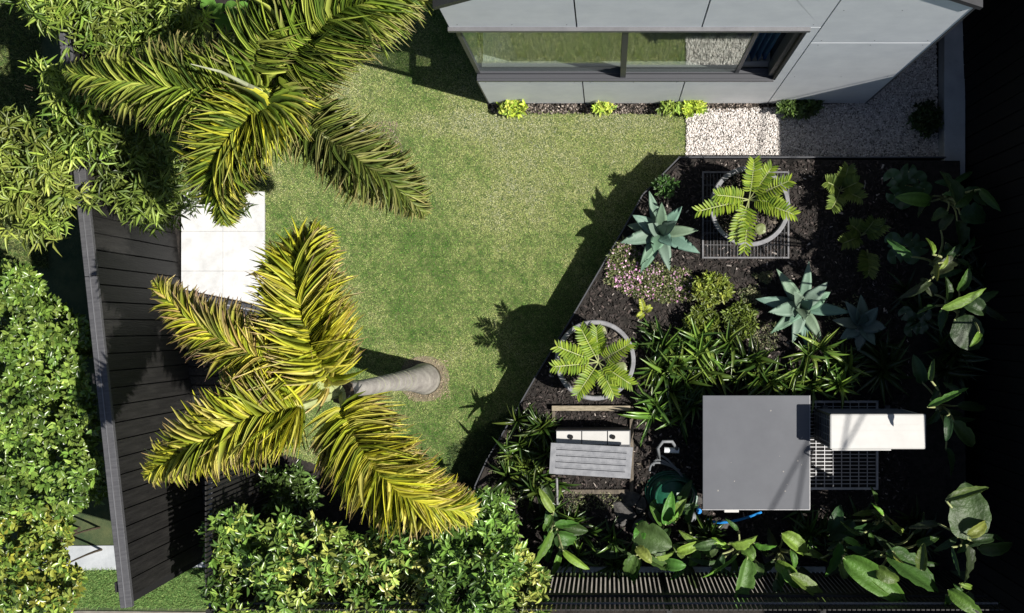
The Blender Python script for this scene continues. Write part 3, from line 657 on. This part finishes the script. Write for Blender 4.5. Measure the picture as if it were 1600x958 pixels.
crown('bamboo with fresh leaves above the left palm frond, beside the round leaved plant', 'bamboo', 'bamboo_clump', [(200,-20),(310,-20),(320,60),(390,90),(410,150),(330,170),(250,120),(170,90)], 1.5, 1.1, 470, 9, .11, .18, BM, T_LANCE, M['leaf'], droop=.2, group=bam)
crown('yellow green bamboo at the left picture edge below the dark fence shadow', 'bamboo', 'bamboo_clump', [(-20,190),(55,185),(105,230),(125,300),(80,370),(40,350),(-20,340)], 2.3, 1.4, 430, 10, .14, .17, [(.24,.31,.05),(.16,.23,.04),(.32,.36,.08)], T_LANCE, M['leaf'], droop=.25, group=bam, zg=-.45)
crown('darker bamboo hanging over the top rail between the upper palm fronds and the fence boards', 'bamboo', 'bamboo_clump', [(95,200),(180,190),(280,230),(285,330),(215,350),(180,310),(120,320)], 2.1, 1.4, 430, 9, .13, .17, [(.14,.20,.035),(.09,.14,.03),(.2,.26,.05)], T_LANCE, M['leaf'], droop=.25, group=bam)
crown('thin bamboo sprigs crossing the top of the black fence', 'bamboo', 'bamboo_clump', [(78,105),(100,102),(140,150),(150,240),(100,245),(78,160)], 2.4, .5, 100, 9, .13, .17, BM, T_LANCE, M['leaf'], droop=.2, group=bam)
HL = [(.10,.18,.03),(.15,.24,.04),(.065,.12,.022),(.22,.30,.06)]
hg = 'shrubs of the left hedge'
crown('glossy green hedge shrub at the left edge, uppermost of three', 'hedge', 'hedge_shrub', [(-20,412),(50,420),(80,470),(150,515),(155,540),(130,570),(140,620),(-20,620)], 1.55, .9, 1500, 7, .064, .5, HL, T_OVAL, M['gloss_leaf'], group=hg, zg=-.45)
crown('dense glossy hedge shrub at the left edge, middle of three', 'hedge', 'hedge_shrub', [(-20,610),(140,610),(158,700),(162,780),(110,800),(-20,800)], 1.6, .9, 1500, 7, .064, .5, HL, T_OVAL, M['gloss_leaf'], group=hg, zg=-.45)
crown('yellowing hedge shrub in the lower left corner by the concrete footpath', 'hedge', 'hedge_shrub', [(-20,790),(100,795),(115,830),(100,870),(135,900),(105,975),(-20,975)], 1.4, .9, 1250, 7, .064, .5, HL+[(.34,.34,.05),(.30,.32,.06)], T_OVAL, M['gloss_leaf'], group=hg, zg=-.45)
HB = [(.13,.24,.04),(.08,.16,.03),(.20,.32,.06),(.05,.10,.02)]; HY = HB+[(.36,.40,.08),(.42,.42,.12)]
hg = 'shrubs along the lower slat fence'
for poly, zt2, nc, cc, lab in [
    ([(322,812),(375,795),(440,830),(450,980),(332,980)], 2.0, 560, HB+[(.3,.36,.07)], 'leafy green shrub at the left end of the lower slat fence beside the verge'),
    ([(425,800),(500,815),(560,840),(570,980),(430,980)], 1.1, 520, HY, 'green shrub with pale new shoots, second from the left along the lower fence'),
    ([(545,835),(640,825),(690,860),(690,980),(545,980)], 1.1, 450, HY, 'shrub below the drooping palm frond tip, middle of the lower fence'),
    ([(670,800),(750,760),(800,780),(815,850),(790,980),(680,980)], 1.35, 680, HB, 'deep green shrub with upright rosettes right of the palm frond tip'),
    ([(740,870),(810,860),(850,900),(860,980),(740,980)], 1.1, 420, HY+[(.4,.42,.1)], 'bright yellow green shrub at the left end of the open slats')]:
    crown(lab, 'shrub', 'broadleaf_shrub', poly, zt2+.8*(zt2 < 1.5), 1.3, int(nc*1.15), 8, .078, .36, cc, T_OVAL, M['gloss_leaf'], group=hg)
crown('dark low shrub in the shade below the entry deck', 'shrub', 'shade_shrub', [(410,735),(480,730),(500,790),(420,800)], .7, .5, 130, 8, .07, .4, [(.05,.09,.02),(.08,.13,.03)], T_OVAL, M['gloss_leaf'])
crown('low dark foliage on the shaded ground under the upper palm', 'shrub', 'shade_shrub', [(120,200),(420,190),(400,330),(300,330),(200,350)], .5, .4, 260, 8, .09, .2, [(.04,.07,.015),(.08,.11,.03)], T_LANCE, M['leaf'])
YC = [(.40,.50,.05),(.30,.42,.05),(.5,.55,.1),(.2,.32,.05)]
for (x, y, rx, ry, nc), cc, lab in [((803,168,19,10,60), YC, 'bright lime shrub under the left end of the house window'), ((944,168,14,7,32), YC[1:], 'small lime tuft at the house base below the window mullion'),
    ((1048,169,15,6,40), [(.2,.3,.05),(.3,.38,.07)], 'olive green tuft at the house base just left of the white gravel'), ((1083,169,16,10,60), YC, 'lime shrub at the corner where house base and white gravel meet'),
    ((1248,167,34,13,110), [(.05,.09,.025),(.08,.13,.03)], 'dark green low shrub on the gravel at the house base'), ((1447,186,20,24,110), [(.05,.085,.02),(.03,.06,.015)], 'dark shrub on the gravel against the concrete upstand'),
    ((1112,452,30,24,170), [(.17,.22,.03),(.1,.14,.02),(.25,.28,.05)], 'olive mound shrub in the mulch between pink flowers and lower agave'), ((1098,503,26,26,150), [(.17,.22,.03),(.1,.14,.02)], 'olive mound shrub, lower left of the three in the mulch'),
    ((1157,500,26,26,150), [(.15,.2,.03),(.09,.13,.02)], 'olive mound shrub nearest the lower agave'), ((1040,292,18,14,55), [(.05,.12,.025),(.08,.16,.04)], 'green shrub in the shade between the upper agave and the bed corner')]:
    poly = [(x+rx*math.cos(k*PI/7), y+ry*math.sin(k*PI/7)) for k in range(14)]; inbed = y > 240
    crown(lab, 'shrub', 'mound_shrub' if inbed else 'low_shrub', poly, (ZB if inbed else 0)+.2, .16, nc, 9, .045 if inbed else .055, .4, cc, T_OVAL, M['leaf'], zg=ZB if inbed else 0, stems=3, lumps=.04)
# pink ground cover
def cover(name, poly, z, n, ls, cols, kind='stuff', wr=.35, hgt=.06, T=T_OVAL, m=None):
    q = sample(poly, n); zz = z+hgt*rng.random(n); pos = pxw(q, z); pos[:, 2] = zz; a = rng.random(n)*2*PI; el = rng.normal(.6, .4, n)
    d = np.stack([np.cos(a)*np.cos(el), np.sin(a)*np.cos(el), np.sin(el)], 1); L = ls*(.5+.8*rng.random(n))
    return inst(name, T, frames(d, np.array([0, 0, 1.])+.4*rng.standard_normal((n, 3)), L, L*wr), pos, m or M['leaf'], colmix(n, cols, .2), kind=kind)
PK = [(950,400),(975,370),(1000,395),(1030,415),(1075,420),(1088,440),(1080,470),(1040,473),(990,465),(945,440)]
cover('flowering_groundcover', PK, ZB, 5200, .03, [(.12,.16,.05),(.22,.26,.1),(.3,.28,.14),(.07,.1,.03)])
cover('pink_flowers', PK, ZB+.05, 330, .020, [(.58,.28,.48),(.66,.40,.56),(.68,.52,.60)], wr=.9, hgt=.02)
cover('pink_flower_cluster', [(960,430),(1000,420),(1000,452),(965,455)], ZB+.05, 80, .02, [(.58,.25,.48),(.7,.45,.6)], wr=.9, hgt=.02)
for pl in ([(768,722),(800,670),(815,700),(800,790),(760,780)], [(780,720),(800,690),(840,760),(810,800)], [(1150,455),(1180,445),(1195,470),(1165,478)], [(1165,500),(1215,505),(1215,545),(1170,545)], [(1175,430),(1205,425),(1200,445)], [(1000,505),(1030,505),(1030,525)], [(860,768),(960,770),(990,790),(880,800)], [(910,845),(985,840),(985,880),(910,885)], [(870,800),(905,795),(912,830),(875,835)], [(1280,480),(1340,460),(1370,540),(1300,545)]):
    cover('low_succulents', pl, ZB, 420, .028, [(.14,.17,.07),(.30,.28,.17),(.08,.11,.04)])
cover('fallen_leaves', [(1000,600),(1100,600),(1095,800),(1000,840)], ZB, 260, .05, [(.10,.08,.06),(.2,.17,.13),(.05,.04,.03)], hgt=.02)

# ---------------------------------------------------------------- pots with cardboard palms
def zamia(parent_label, cx, cy, z0, tips, cols, ls=.092, name='cardboard_palm', group=None, wd=.25):
    c = P(cx, cy, z0); t = thing(name, parent_label, 'plant', c, 0, group)
    for (tx, ty, tz) in tips:
        e = P(tx, ty, tz); mid = c.lerp(e, .5)+Vector((0, 0, .10)); K = 24; C_ = np.array([list(v) for v in bez(c, mid, e, K+1)])
        fr = obj('frond', tube(bmesh.new(), [Vector(v) for v in C_[::3]], .006, 6), M['rachis'], t)
        npair = 14; tt = np.repeat(np.linspace(.24, 1, npair), 2); sg = np.tile([-1., 1.], npair); n = len(tt)
        u = tt*K; i = np.minimum(u.astype(int), K-1); w = (u-i)[:, None]; p = C_[i]*(1-w)+C_[i+1]*w; T_ = unit(C_[i+1]-C_[i])
        side = unit(np.cross(T_, np.array([0, 0, 1.]))); upv = np.cross(side, T_); an = 1.2-.5*tt**3+rng.normal(0, .05, n)
        d = T_*np.cos(an)[:, None]+side*(sg*np.sin(an))[:, None]+upv*.38
        L = ls*(.75+.4*np.sin(tt*PI*.9))*(.9+.2*rng.random(n))
        inst('leaflets', T_OV2, frames(d, upv-side*(sg*.3)[:, None], L, L*wd), p, M['leaf'], colmix(n, cols, .12), parent=fr, kind=None)
    return t
T_OV2 = strip(4, lambda t: [.35, .8, 1, .85, .1][min(4, int(t*4+.01))], .10, .1)
ZY = [(.20,.29,.025),(.27,.35,.035),(.12,.20,.02)]
def pot(x, y, label):
    zr_ = .93; c = P(x, y, zr_); t = thing('plant_pot', label, 'plant pot', (c.x, c.y, ZB+.03)); bmk = bmesh.new(); r = .388
    prof = [(.0001,ZB+.03),(.29,ZB+.03),(.31,ZB+.06),(r-.01,zr_-.03),(r,zr_-.01),(r-.008,zr_),(r-.038,zr_),(r-.044,zr_-.01),(r-.055,zr_-.2),(.0001,zr_-.2)]
    lathe(bmk, c, prof, 64); obj('pot_shell', bmk, M['pot'], t, smooth=False)
    bmk = bmesh.new(); lathe(bmk, c, [(r-.05,zr_-.085),(.2,zr_-.07),(.0001,zr_-.06)], 40); obj('soil', bmk, M['soil'], t)
    n = 900; a = rng.random(n)*2*PI; rr = (r-.06)*np.sqrt(rng.random(n)); q = np.stack([c.x+rr*np.cos(a), c.y+rr*np.sin(a), np.full(n, zr_-.066)], 1)
    tl = rng.normal(0, .4, n); d = np.stack([np.cos(a*7), np.sin(a*7), tl], 1); s = .008+.014*rng.random(n)
    inst('mulch', TC, frames(d, np.array([0, 0, 1.])+.5*rng.standard_normal((n, 3)), s*2, s), q, M['chip'], colmix(n, [(.02,.018,.016),(.06,.05,.045),(.12,.1,.08)], .3), parent=t)
    return c
pot(1172,322, 'large round grey pot standing on the steel grate, upper of the two pots')
pot(930,563, 'large round grey pot beside the lawn, lower of the two pots')
zamia('yellow green cardboard palm growing in the upper pot over the grate', 1170,312,.93,
      [(1178,252,1.25),(1232,283,1.2),(1092,330,1.2),(1163,390,1.15),(1120,305,1.2),(1240,335,1.1),(1148,372,1.1),(1205,262,1.2),(1215,318,1.05)], ZY)
zamia('yellow green cardboard palm growing in the lower pot beside the lawn', 935,566,.92,
      [(866,573,1.2),(872,542,1.2),(908,514,1.2),(982,538,1.2),(903,615,1.15),(985,600,1.02),(958,615,1.02),(932,515,1.05)], ZY)
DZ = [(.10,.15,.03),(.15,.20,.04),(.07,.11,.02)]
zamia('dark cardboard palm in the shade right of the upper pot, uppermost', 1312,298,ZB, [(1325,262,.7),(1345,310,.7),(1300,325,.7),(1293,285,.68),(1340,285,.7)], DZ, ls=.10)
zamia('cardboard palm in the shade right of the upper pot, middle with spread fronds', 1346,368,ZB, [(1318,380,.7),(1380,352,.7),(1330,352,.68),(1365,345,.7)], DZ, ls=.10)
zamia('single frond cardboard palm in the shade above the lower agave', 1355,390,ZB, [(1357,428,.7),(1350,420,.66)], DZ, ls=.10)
zamia('tiny yellow seedling palm in the mulch under the pink flowers', 1006,488,ZB, [(1002,470,.55),(1016,480,.52),(998,495,.5)], [(.45,.5,.06),(.3,.36,.05)], ls=.035)
LP = [(.20,.24,.09),(.28,.30,.13)]
for i, (x, y, r) in enumerate([(1188,358,.055),(938,518,.06),(970,575,.06),(1210,325,.05)]):
    c = P(x, y, .885); bmk = bmesh.new(); rg_ = lathe(bmk, c, [(.0001,.90),(r*.6,.902),(r,.894),(r*.96,.885)], 14)
    for v in bmk.verts: v.co.x += .004*math.sin(v.co.y*90); v.co.y += .004*math.cos(v.co.x*80)
    me = bpy.data.meshes.new('round_leaf'); bmk.to_mesh(me); bmk.free(); at = me.color_attributes.new('Col', 'FLOAT_COLOR', 'POINT')
    for q_ in at.data: q_.color = (*LP[i % 2], 1)
    me.materials.append(M['leaf']); tag(link('round_leaf', me), 'pale round leaf lying on the soil %s' % ['at the lower rim of the upper pot','at the top rim of the lower pot','right of centre in the lower pot','right of centre in the upper pot'][i], 'leaf')

# ---------------------------------------------------------------- agaves
def agave(label, cx, cy, tips, col, wd=.135):
    z0 = ZB+.02; c = P(cx, cy, z0+.12); c.z = z0; t = thing('agave', label, 'agave', c)
    for k, (tx, ty, tz) in enumerate(tips):
        e = P(tx, ty, tz); s = c+Vector((0, 0, .09)); dirv = e-s; hor = Vector((dirv.x, dirv.y, 0)); Lh = hor.length
        mid = s+hor*.45+Vector((0, 0, (tz-s.z)*.5+.12*min(1, Lh*3)))
        K = 16; C_ = bez(s, mid, e, K+1); v, f, cc = [], [], []
        side = hor.normalized().cross(Vector((0, 0, 1))); side.normalize(); cw = [max(.012, (.42+.58*math.sin(min(1, i_/K/.42)*PI/2)) if i_/K < .42 else (1-((i_/K-.42)/.58)**1.7)) for i_ in range(K+1)]
        for i, p in enumerate(C_):
            w = wd*cw[i]*.5*(.85+.3*((k*37) % 7)/7); th = .016*(1-i/K)+.003; rip = .002*math.sin(i*.7+k)
            T_ = (C_[min(i+1, K)]-C_[max(i-1, 0)]).normalized(); nn = side.cross(T_).normalized(); nn = nn if nn.z > 0 else -nn
            cup = .30*w
            v += [p-side*w+nn*(cup+rip), p-side*w*.5+nn*cup*.3, p, p+side*w*.5+nn*cup*.3, p+side*w+nn*(cup-rip), p-nn*th]
            for j in range(6):
                g_ = .85+.15*(i/K); q_ = (1.18 if j in (0, 4) else .94 if j == 2 else 1.0)*g_; tip = 1 if i < K else .5
                cc.append((col[0]*q_*tip*(1+.12*math.sin(k*3)), col[1]*q_*tip, col[2]*q_*tip*(1-.1*math.sin(k*2)), 1))
        for i in range(K):
            a_ = 6*i; b_ = a_+6
            for j in range(4): f.append((a_+j, a_+j+1, b_+j+1, b_+j))
            f += [(a_+4, a_+5, b_+5, b_+4), (a_+5, a_, b_, b_+5)]
        me = bpy.data.meshes.new('leaf'); me.from_pydata([tuple(x) for x in v], [], f); at = me.color_attributes.new('Col', 'FLOAT_COLOR', 'POINT')
        for i, q_ in enumerate(cc): at.data[i].color = q_
        me.materials.append(M['agave']); me.shade_smooth(); link('leaf', me, t)
    return t
AG = (.13,.205,.15)
agave('blue green agave at the bed edge beside the lawn and pink flowers', 1031,364,
      [(1014,298,.75),(1034,316,.98),(988,336,.72),(968,380,.66),(1000,415,.62),(1046,424,.66),(1094,396,.66),(1092,360,.68),(1066,322,.72),(1012,350,.85),(1022,396,.75),(1042,350,1.0),(1050,385,.75),(980,352,.52),(1072,378,.52),(1058,345,.9),(1000,428,.5)], AG)
agave('blue green agave in the middle of the bed, below the three dark palms', 1252,480,
      [(1264,408,.75),(1213,420,.75),(1180,467,.62),(1200,488,.8),(1203,522,.64),(1238,536,.62),(1260,542,.58),(1284,534,.62),(1330,488,.66),(1294,440,.72),(1298,456,.66),(1240,455,.95),(1270,468,.85),(1258,500,.8),(1232,505,.7),(1216,428,.55)], AG)
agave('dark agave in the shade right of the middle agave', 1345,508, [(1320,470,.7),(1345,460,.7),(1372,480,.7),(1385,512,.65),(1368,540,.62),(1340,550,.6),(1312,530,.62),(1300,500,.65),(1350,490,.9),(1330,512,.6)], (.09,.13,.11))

# ---------------------------------------------------------------- strap leaved clumps
def straps(label, cx, cy, z0, n, ls, cols, wd=.145, group=None, rr=.10, h=.20):
    n = int(n*.85); ls *= .88
    c = P(cx, cy, z0+.2); c.z = z0; t = thing('strap_leaf_plant', label, 'plant', c, 0, group)
    ncl = max(4, n//14); cc_ = rng.normal(0, rr, (ncl, 2)); ci = rng.integers(0, ncl, n)
    zz = z0+h*rng.random(ncl)
    pos = np.stack([c.x+cc_[ci, 0], c.y+cc_[ci, 1], zz[ci]], 1); a = rng.random(n)*2*PI; el = rng.uniform(.25, 1.25, n)
    d = np.stack([np.cos(a)*np.cos(el), np.sin(a)*np.cos(el), np.sin(el)], 1); L = ls*(.55+.6*rng.random(n))
    cb = colmix(n, cols, .18)*rng.uniform(.5, 1.15)*rng.uniform(.55, 1.2, (ncl, 1))[ci]
    inst('leaves', T_ARCH, frames(d, np.array([0, 0, 1.])+.25*rng.standard_normal((n, 3)), L, L*wd), pos, M['gloss_leaf'], cb, cb*1.1, parent=t)
    sb = bmesh.new()
    for k in range(ncl): tube(sb, [(c.x+cc_[k, 0]*.6, c.y+cc_[k, 1]*.6, z0-.01), (c.x+cc_[k, 0], c.y+cc_[k, 1], zz[k]+.03)], [.012,.008], 5)
    obj('stems', sb, M['bark'], t); return t
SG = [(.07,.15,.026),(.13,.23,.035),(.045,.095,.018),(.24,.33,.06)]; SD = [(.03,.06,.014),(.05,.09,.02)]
sgp = 'strap leaved plants in the raised bed'
for x, y, n, l, cc, lab in [
    (1045,575,120,.30,SG,'bright strap leaved plant right of the lower pot'), (1085,555,110,.30,SG,'strap leaved plant above the left corner of the grey cover'),
    (1165,565,110,.29,SG,'strap leaved plant above the middle of the grey cover'), (1200,590,80,.26,SG,'low strap leaved plant touching the top edge of the grey cover'),
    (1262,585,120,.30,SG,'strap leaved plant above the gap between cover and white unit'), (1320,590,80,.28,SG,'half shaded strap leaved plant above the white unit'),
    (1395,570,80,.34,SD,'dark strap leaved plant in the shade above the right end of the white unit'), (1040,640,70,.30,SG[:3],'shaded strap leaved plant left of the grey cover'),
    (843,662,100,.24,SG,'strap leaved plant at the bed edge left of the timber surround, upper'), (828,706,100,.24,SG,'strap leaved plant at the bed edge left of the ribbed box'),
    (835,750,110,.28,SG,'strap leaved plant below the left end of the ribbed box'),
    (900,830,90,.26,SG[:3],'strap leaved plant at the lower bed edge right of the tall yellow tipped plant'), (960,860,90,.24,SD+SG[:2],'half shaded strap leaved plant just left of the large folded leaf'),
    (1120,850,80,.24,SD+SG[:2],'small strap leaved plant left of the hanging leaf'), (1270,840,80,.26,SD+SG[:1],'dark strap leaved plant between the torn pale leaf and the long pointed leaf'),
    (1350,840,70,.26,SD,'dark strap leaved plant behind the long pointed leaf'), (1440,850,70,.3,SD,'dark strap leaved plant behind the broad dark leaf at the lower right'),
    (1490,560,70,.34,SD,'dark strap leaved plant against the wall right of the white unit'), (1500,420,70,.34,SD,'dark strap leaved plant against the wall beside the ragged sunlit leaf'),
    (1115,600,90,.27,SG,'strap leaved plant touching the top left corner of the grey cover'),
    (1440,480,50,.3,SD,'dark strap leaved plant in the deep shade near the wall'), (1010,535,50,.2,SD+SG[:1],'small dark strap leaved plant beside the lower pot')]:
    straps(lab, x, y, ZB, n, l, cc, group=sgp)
straps('grassy clump in the top left beside the round leaved plant', 385,30,0, 60, .25, SG, wd=.05)
# ---------------------------------------------------------------- plants with round leaves
def roundleaf(label, leaves, col, z=.3, zg=0, group=None):
    x0, y0 = leaves[0][:2]; c = P(x0, y0, zg); t = thing('round_leaf_plant', label, 'plant', c, 0, group)
    for i, (x, y, r) in enumerate(leaves):
        p = P(x, y, zg+z+.05*(i % 3)); R_ = r*(CAM_H-p.z)/F; v = [(0, 0, -.25*R_)]; f = []; n = 14; a0 = i*1.7
        for k in range(n+1):
            a = a0+.25+k/n*(2*PI-.5); v.append((R_*.55*math.cos(a), R_*.55*math.sin(a), -.02*R_)); v.append((R_*math.cos(a), R_*math.sin(a)*1.0, .12*R_*math.sin(5*a)-.05*R_))
        for k in range(n): f += [(0, 1+2*k, 3+2*k), (1+2*k, 2+2*k, 4+2*k, 3+2*k)]
        rot = Matrix.Rotation(.35, 3, 'X')@Matrix.Rotation(i*2.1, 3, 'Z')
        me = bpy.data.meshes.new('leaf'); me.from_pydata([tuple(rot@Vector(q_)+p) for q_ in v], [], f); at = me.color_attributes.new('Col', 'FLOAT_COLOR', 'POINT')
        for q_ in at.data: q_.color = (*[cc*(1+.2*math.sin(i*2.3)) for cc in col], 1)
        me.materials.append(M['gloss_leaf']); me.shade_smooth(); lf = link('leaf', me, t)
        obj('stalk', tube(bmesh.new(), [c, c.lerp(p, .6)+Vector((0, 0, .03)), p-Vector((0, 0, .01))], .005, 5), M['rachis'], lf)
roundleaf('glossy round leaved plant at the top left under the palm', [(345,20,15),(325,8,13),(370,38,12),(348,38,13),(320,-8,14),(362,12,11),(380,12,10)], (.10,.22,.04), z=.35)
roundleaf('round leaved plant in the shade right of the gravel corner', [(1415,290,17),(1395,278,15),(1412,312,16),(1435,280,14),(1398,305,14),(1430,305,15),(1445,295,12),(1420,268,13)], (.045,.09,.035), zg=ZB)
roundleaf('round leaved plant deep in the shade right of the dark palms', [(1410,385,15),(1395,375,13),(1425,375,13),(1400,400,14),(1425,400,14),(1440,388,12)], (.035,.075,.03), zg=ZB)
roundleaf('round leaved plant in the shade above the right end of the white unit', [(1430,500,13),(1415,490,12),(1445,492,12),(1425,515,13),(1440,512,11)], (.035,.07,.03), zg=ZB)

# ---------------------------------------------------------------- large paddle leaves
def paddle(parent, b, e, w, col, droop, seed, edge=.35):
    """one large leaf blade from b to e, folded along its midrib and arching, with torn margins"""
    r = random.Random(seed); K = 14; b, e = Vector(b), Vector(e); mid = b.lerp(e, .5)+Vector((0, 0, droop)); C_ = bez(b, mid, e, K+1)
    hor = Vector((e.x-b.x, e.y-b.y, 0)).normalized(); side0 = hor.cross(Vector((0, 0, 1))).normalized(); tw = r.uniform(-.85, .85)
    v, f, cc = [], [], []; fold = r.uniform(.45, 1.15)*(1 if w < .28 else .5)
    for i, p in enumerate(C_):
        t = i/K; ww = w*.5*2.38*(t+.004)**.5*(1-t*.997)**.8*.95; T_ = (C_[min(i+1, K)]-C_[max(i-1, 0)]).normalized()
        q_ = Matrix.Rotation(tw*(1+.4*t), 3, T_); side = q_@side0; nn = side.cross(T_).normalized(); nn = nn if nn.z > 0 else -nn
        wa = ww*(1-(.22 if r.random() < .05 else 0)); wb_ = ww*(1-(.22 if r.random() < .05 else 0)); rip = .035*w*math.sin(i*1.9+seed)
        v += [p-side*wa*.93+nn*(fold*wa+rip), p-side*wa*.55+nn*fold*wa*.75, p, p+side*wb_*.55+nn*fold*wb_*.75, p+side*wb_*.93+nn*(fold*wb_*.8-rip)]
        for j in range(5):
            g_ = (1.5 if j in (0, 4) else 1.6 if j == 2 else 1)*(1+.06*math.sin(i*2.7+j)); cc.append((min(.6, col[0]*g_), min(.6, col[1]*g_), col[2]*g_, 1))
    for i in range(K):
        for j in range(4): f.append((5*i+j, 5*i+j+1, 5*i+6+j, 5*i+5+j))
    me = bpy.data.meshes.new('leaf'); me.from_pydata([tuple(x) for x in v], [], f); at = me.color_attributes.new('Col', 'FLOAT_COLOR', 'POINT')
    for i, q_ in enumerate(cc): at.data[i].color = q_
    me.materials.append(M['paddle']); me.shade_smooth(); return link('leaf', me, parent)
def paddle_plant(label, base, leaves, seed, group='broad leaved plants round the bed edge'):
    c = P(base[0], base[1], ZB+.4); c.z = ZB; t = thing('paddle_leaf_plant', label, 'plant', c, 0, group)
    r = random.Random(seed); leaves = list(leaves); zm = sum(l[5] for l in leaves)/len(leaves)
    for _ in range(8 if len(leaves) > 3 else 3):
        a = r.uniform(0, 2*PI); l0 = r.uniform(6, 26); l1 = r.uniform(28, 58); x, y = base[0]+r.uniform(-32, 32), base[1]+r.uniform(-22, 22)
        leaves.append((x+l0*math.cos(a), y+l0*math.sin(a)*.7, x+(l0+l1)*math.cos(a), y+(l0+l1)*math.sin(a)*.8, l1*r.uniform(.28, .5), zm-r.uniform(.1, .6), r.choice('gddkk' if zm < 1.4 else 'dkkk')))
    for k, (x0, y0, x1, y1, w, z, cl) in enumerate(leaves):
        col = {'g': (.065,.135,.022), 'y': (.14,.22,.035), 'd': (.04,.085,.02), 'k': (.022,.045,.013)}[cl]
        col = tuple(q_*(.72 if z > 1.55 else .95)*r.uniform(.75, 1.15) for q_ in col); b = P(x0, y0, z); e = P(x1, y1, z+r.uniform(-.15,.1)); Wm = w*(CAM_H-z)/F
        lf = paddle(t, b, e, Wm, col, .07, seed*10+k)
        obj('stalk', tube(bmesh.new(), bez(c, Vector((c.x, c.y, (c.z+b.z)/2+.1)).lerp(b, .35), b, 8)+[b.lerp(e, .1)+Vector((0,0,.005))], [.016,.015,.014,.012,.011,.010,.009,.008,.005], 6), M['rachis'], lf)
    return t
Lv = [
 ('tall plant with a yellow leaf tip below the ribbed box', (862,810), [(865,800,842,762,15,1.1,'y'),(862,828,828,888,24,1.0,'g'),(866,822,905,818,18,.95,'g'),(880,860,922,890,15,1.1,'y'),(870,835,900,842,26,.8,'d'),(862,805,850,830,14,1.2,'g'),(875,860,862,900,12,.9,'g')]),
 ('large leaved plant with a broad folded leaf in the middle of the lower bed edge', (1012,862), [(992,828,1050,855,52,1.15,'d'),(998,848,1004,812,22,1.2,'g'),(992,868,978,900,26,1.2,'g'),(1005,868,1042,892,42,1.1,'d'),(1040,880,1072,884,22,1.05,'g'),(995,855,1018,880,20,1.3,'y'),(1025,870,1055,860,18,1.3,'y')]),
 ('small plant with three upright leaves beside the coiled hose', (1042,815), [(1040,820,1050,768,22,.9,'g'),(1050,812,1072,780,22,.85,'y'),(1045,815,1060,798,16,.95,'y'),(1035,820,1015,790,14,.8,'g')]),
 ('leaning plant with ragged pale leaves left of the hanging leaf', (1085,855), [(1100,852,1060,828,14,1.05,'y'),(1058,862,1098,846,18,1.1,'y'),(1098,845,1110,870,22,1.05,'g'),(1110,842,1140,856,14,1.1,'y'),(1070,868,1052,850,15,1.0,'g'),(1090,860,1078,885,18,.95,'g')]),
 ('plant with one long leaf hanging over the slat fence', (1160,858), [(1140,848,1184,836,34,1.3,'y'),(1168,872,1147,952,34,1.45,'g'),(1152,866,1096,903,9,1.3,'y'),(1160,855,1178,875,24,1.2,'g'),(1178,848,1214,852,18,1.2,'g'),(1185,880,1180,905,20,1.1,'d')]),
 ('plant with a torn pale leaf right of the hanging leaf', (1222,868), [(1222,834,1262,868,28,1.2,'y'),(1212,880,1246,896,22,1.2,'y'),(1235,898,1292,942,26,1.5,'g'),(1225,888,1250,918,24,1.3,'g'),(1212,905,1230,945,20,1.25,'d'),(1235,860,1240,890,14,1.1,'g')]),
 ('plant with a long pointed leaf crossing the slats', (1312,862), [(1312,848,1288,902,26,1.3,'g'),(1318,842,1346,856,16,1.3,'y'),(1318,872,1416,942,46,1.6,'g'),(1322,866,1342,878,16,1.35,'y'),(1315,880,1320,905,18,1.4,'g'),(1345,900,1392,932,20,1.55,'y')]),
 ('plant with a broad dark leaf pointing to the lower right corner', (1395,862), [(1385,862,1466,925,56,1.75,'d'),(1370,888,1404,908,28,1.7,'g'),(1440,890,1444,848,22,2.0,'g'),(1375,870,1355,862,18,1.6,'g'),(1395,862,1412,880,10,1.9,'y')]),
 ('thin stemmed sprig with small pale leaves right of the cover', (1385,815), [(1408,836,1384,806,12,1.3,'y'),(1380,805,1361,786,9,1.3,'y'),(1392,822,1412,830,11,1.3,'y'),(1345,835,1312,814,8,1.2,'g')]),
 ('plant with one huge cupped leaf against the dark wall, lower right', (1508,838), [(1512,842,1508,752,76,2.25,'d'),(1478,782,1545,762,20,2.45,'g'),(1512,835,1540,815,22,2.35,'y'),(1510,852,1506,912,34,2.0,'k'),(1488,855,1500,900,10,2.1,'d')]),
 ('leaf at the lower right beyond the end of the top rail', (1492,925), [(1482,922,1535,962,26,1.9,'g'),(1478,930,1474,948,12,1.8,'g'),(1500,912,1520,918,10,1.9,'y')]),
 ('plant with a lit curling leaf against the wall right of the dark agave', (1492,478), [(1472,482,1541,450,22,2.35,'y'),(1492,500,1530,545,58,1.9,'k'),(1530,520,1515,542,12,2.3,'y'),(1480,480,1470,520,20,1.7,'k'),(1505,470,1540,490,30,2.0,'k')]),
 ('narrow plant with a ragged sunlit leaf above the curling leaf', (1472,410), [(1458,398,1446,372,12,2.25,'y'),(1468,420,1480,398,10,2.25,'y'),(1464,412,1464,440,14,2.2,'y'),(1478,380,1500,420,20,1.6,'k'),(1470,360,1490,335,18,1.6,'k')]),
 ('plant with a slim leaf and drooping leaf right of the white unit', (1478,635), [(1450,636,1514,606,14,1.75,'g'),(1490,658,1520,698,26,1.4,'d'),(1455,595,1460,560,12,1.7,'g'),(1480,650,1478,690,16,1.9,'k'),(1478,700,1485,745,20,1.35,'k')]),
 ('dark broad leaved plant beside the end of the concrete upstand', (1490,305), [(1495,325,1468,268,34,1.4,'d'),(1492,322,1522,295,20,1.5,'d'),(1500,335,1540,342,40,1.3,'k'),(1495,345,1500,385,26,1.3,'k'),(1480,330,1455,345,22,1.2,'k')]),
]
for i, (lab, b, lv) in enumerate(Lv): paddle_plant(lab, b, lv, i+3)
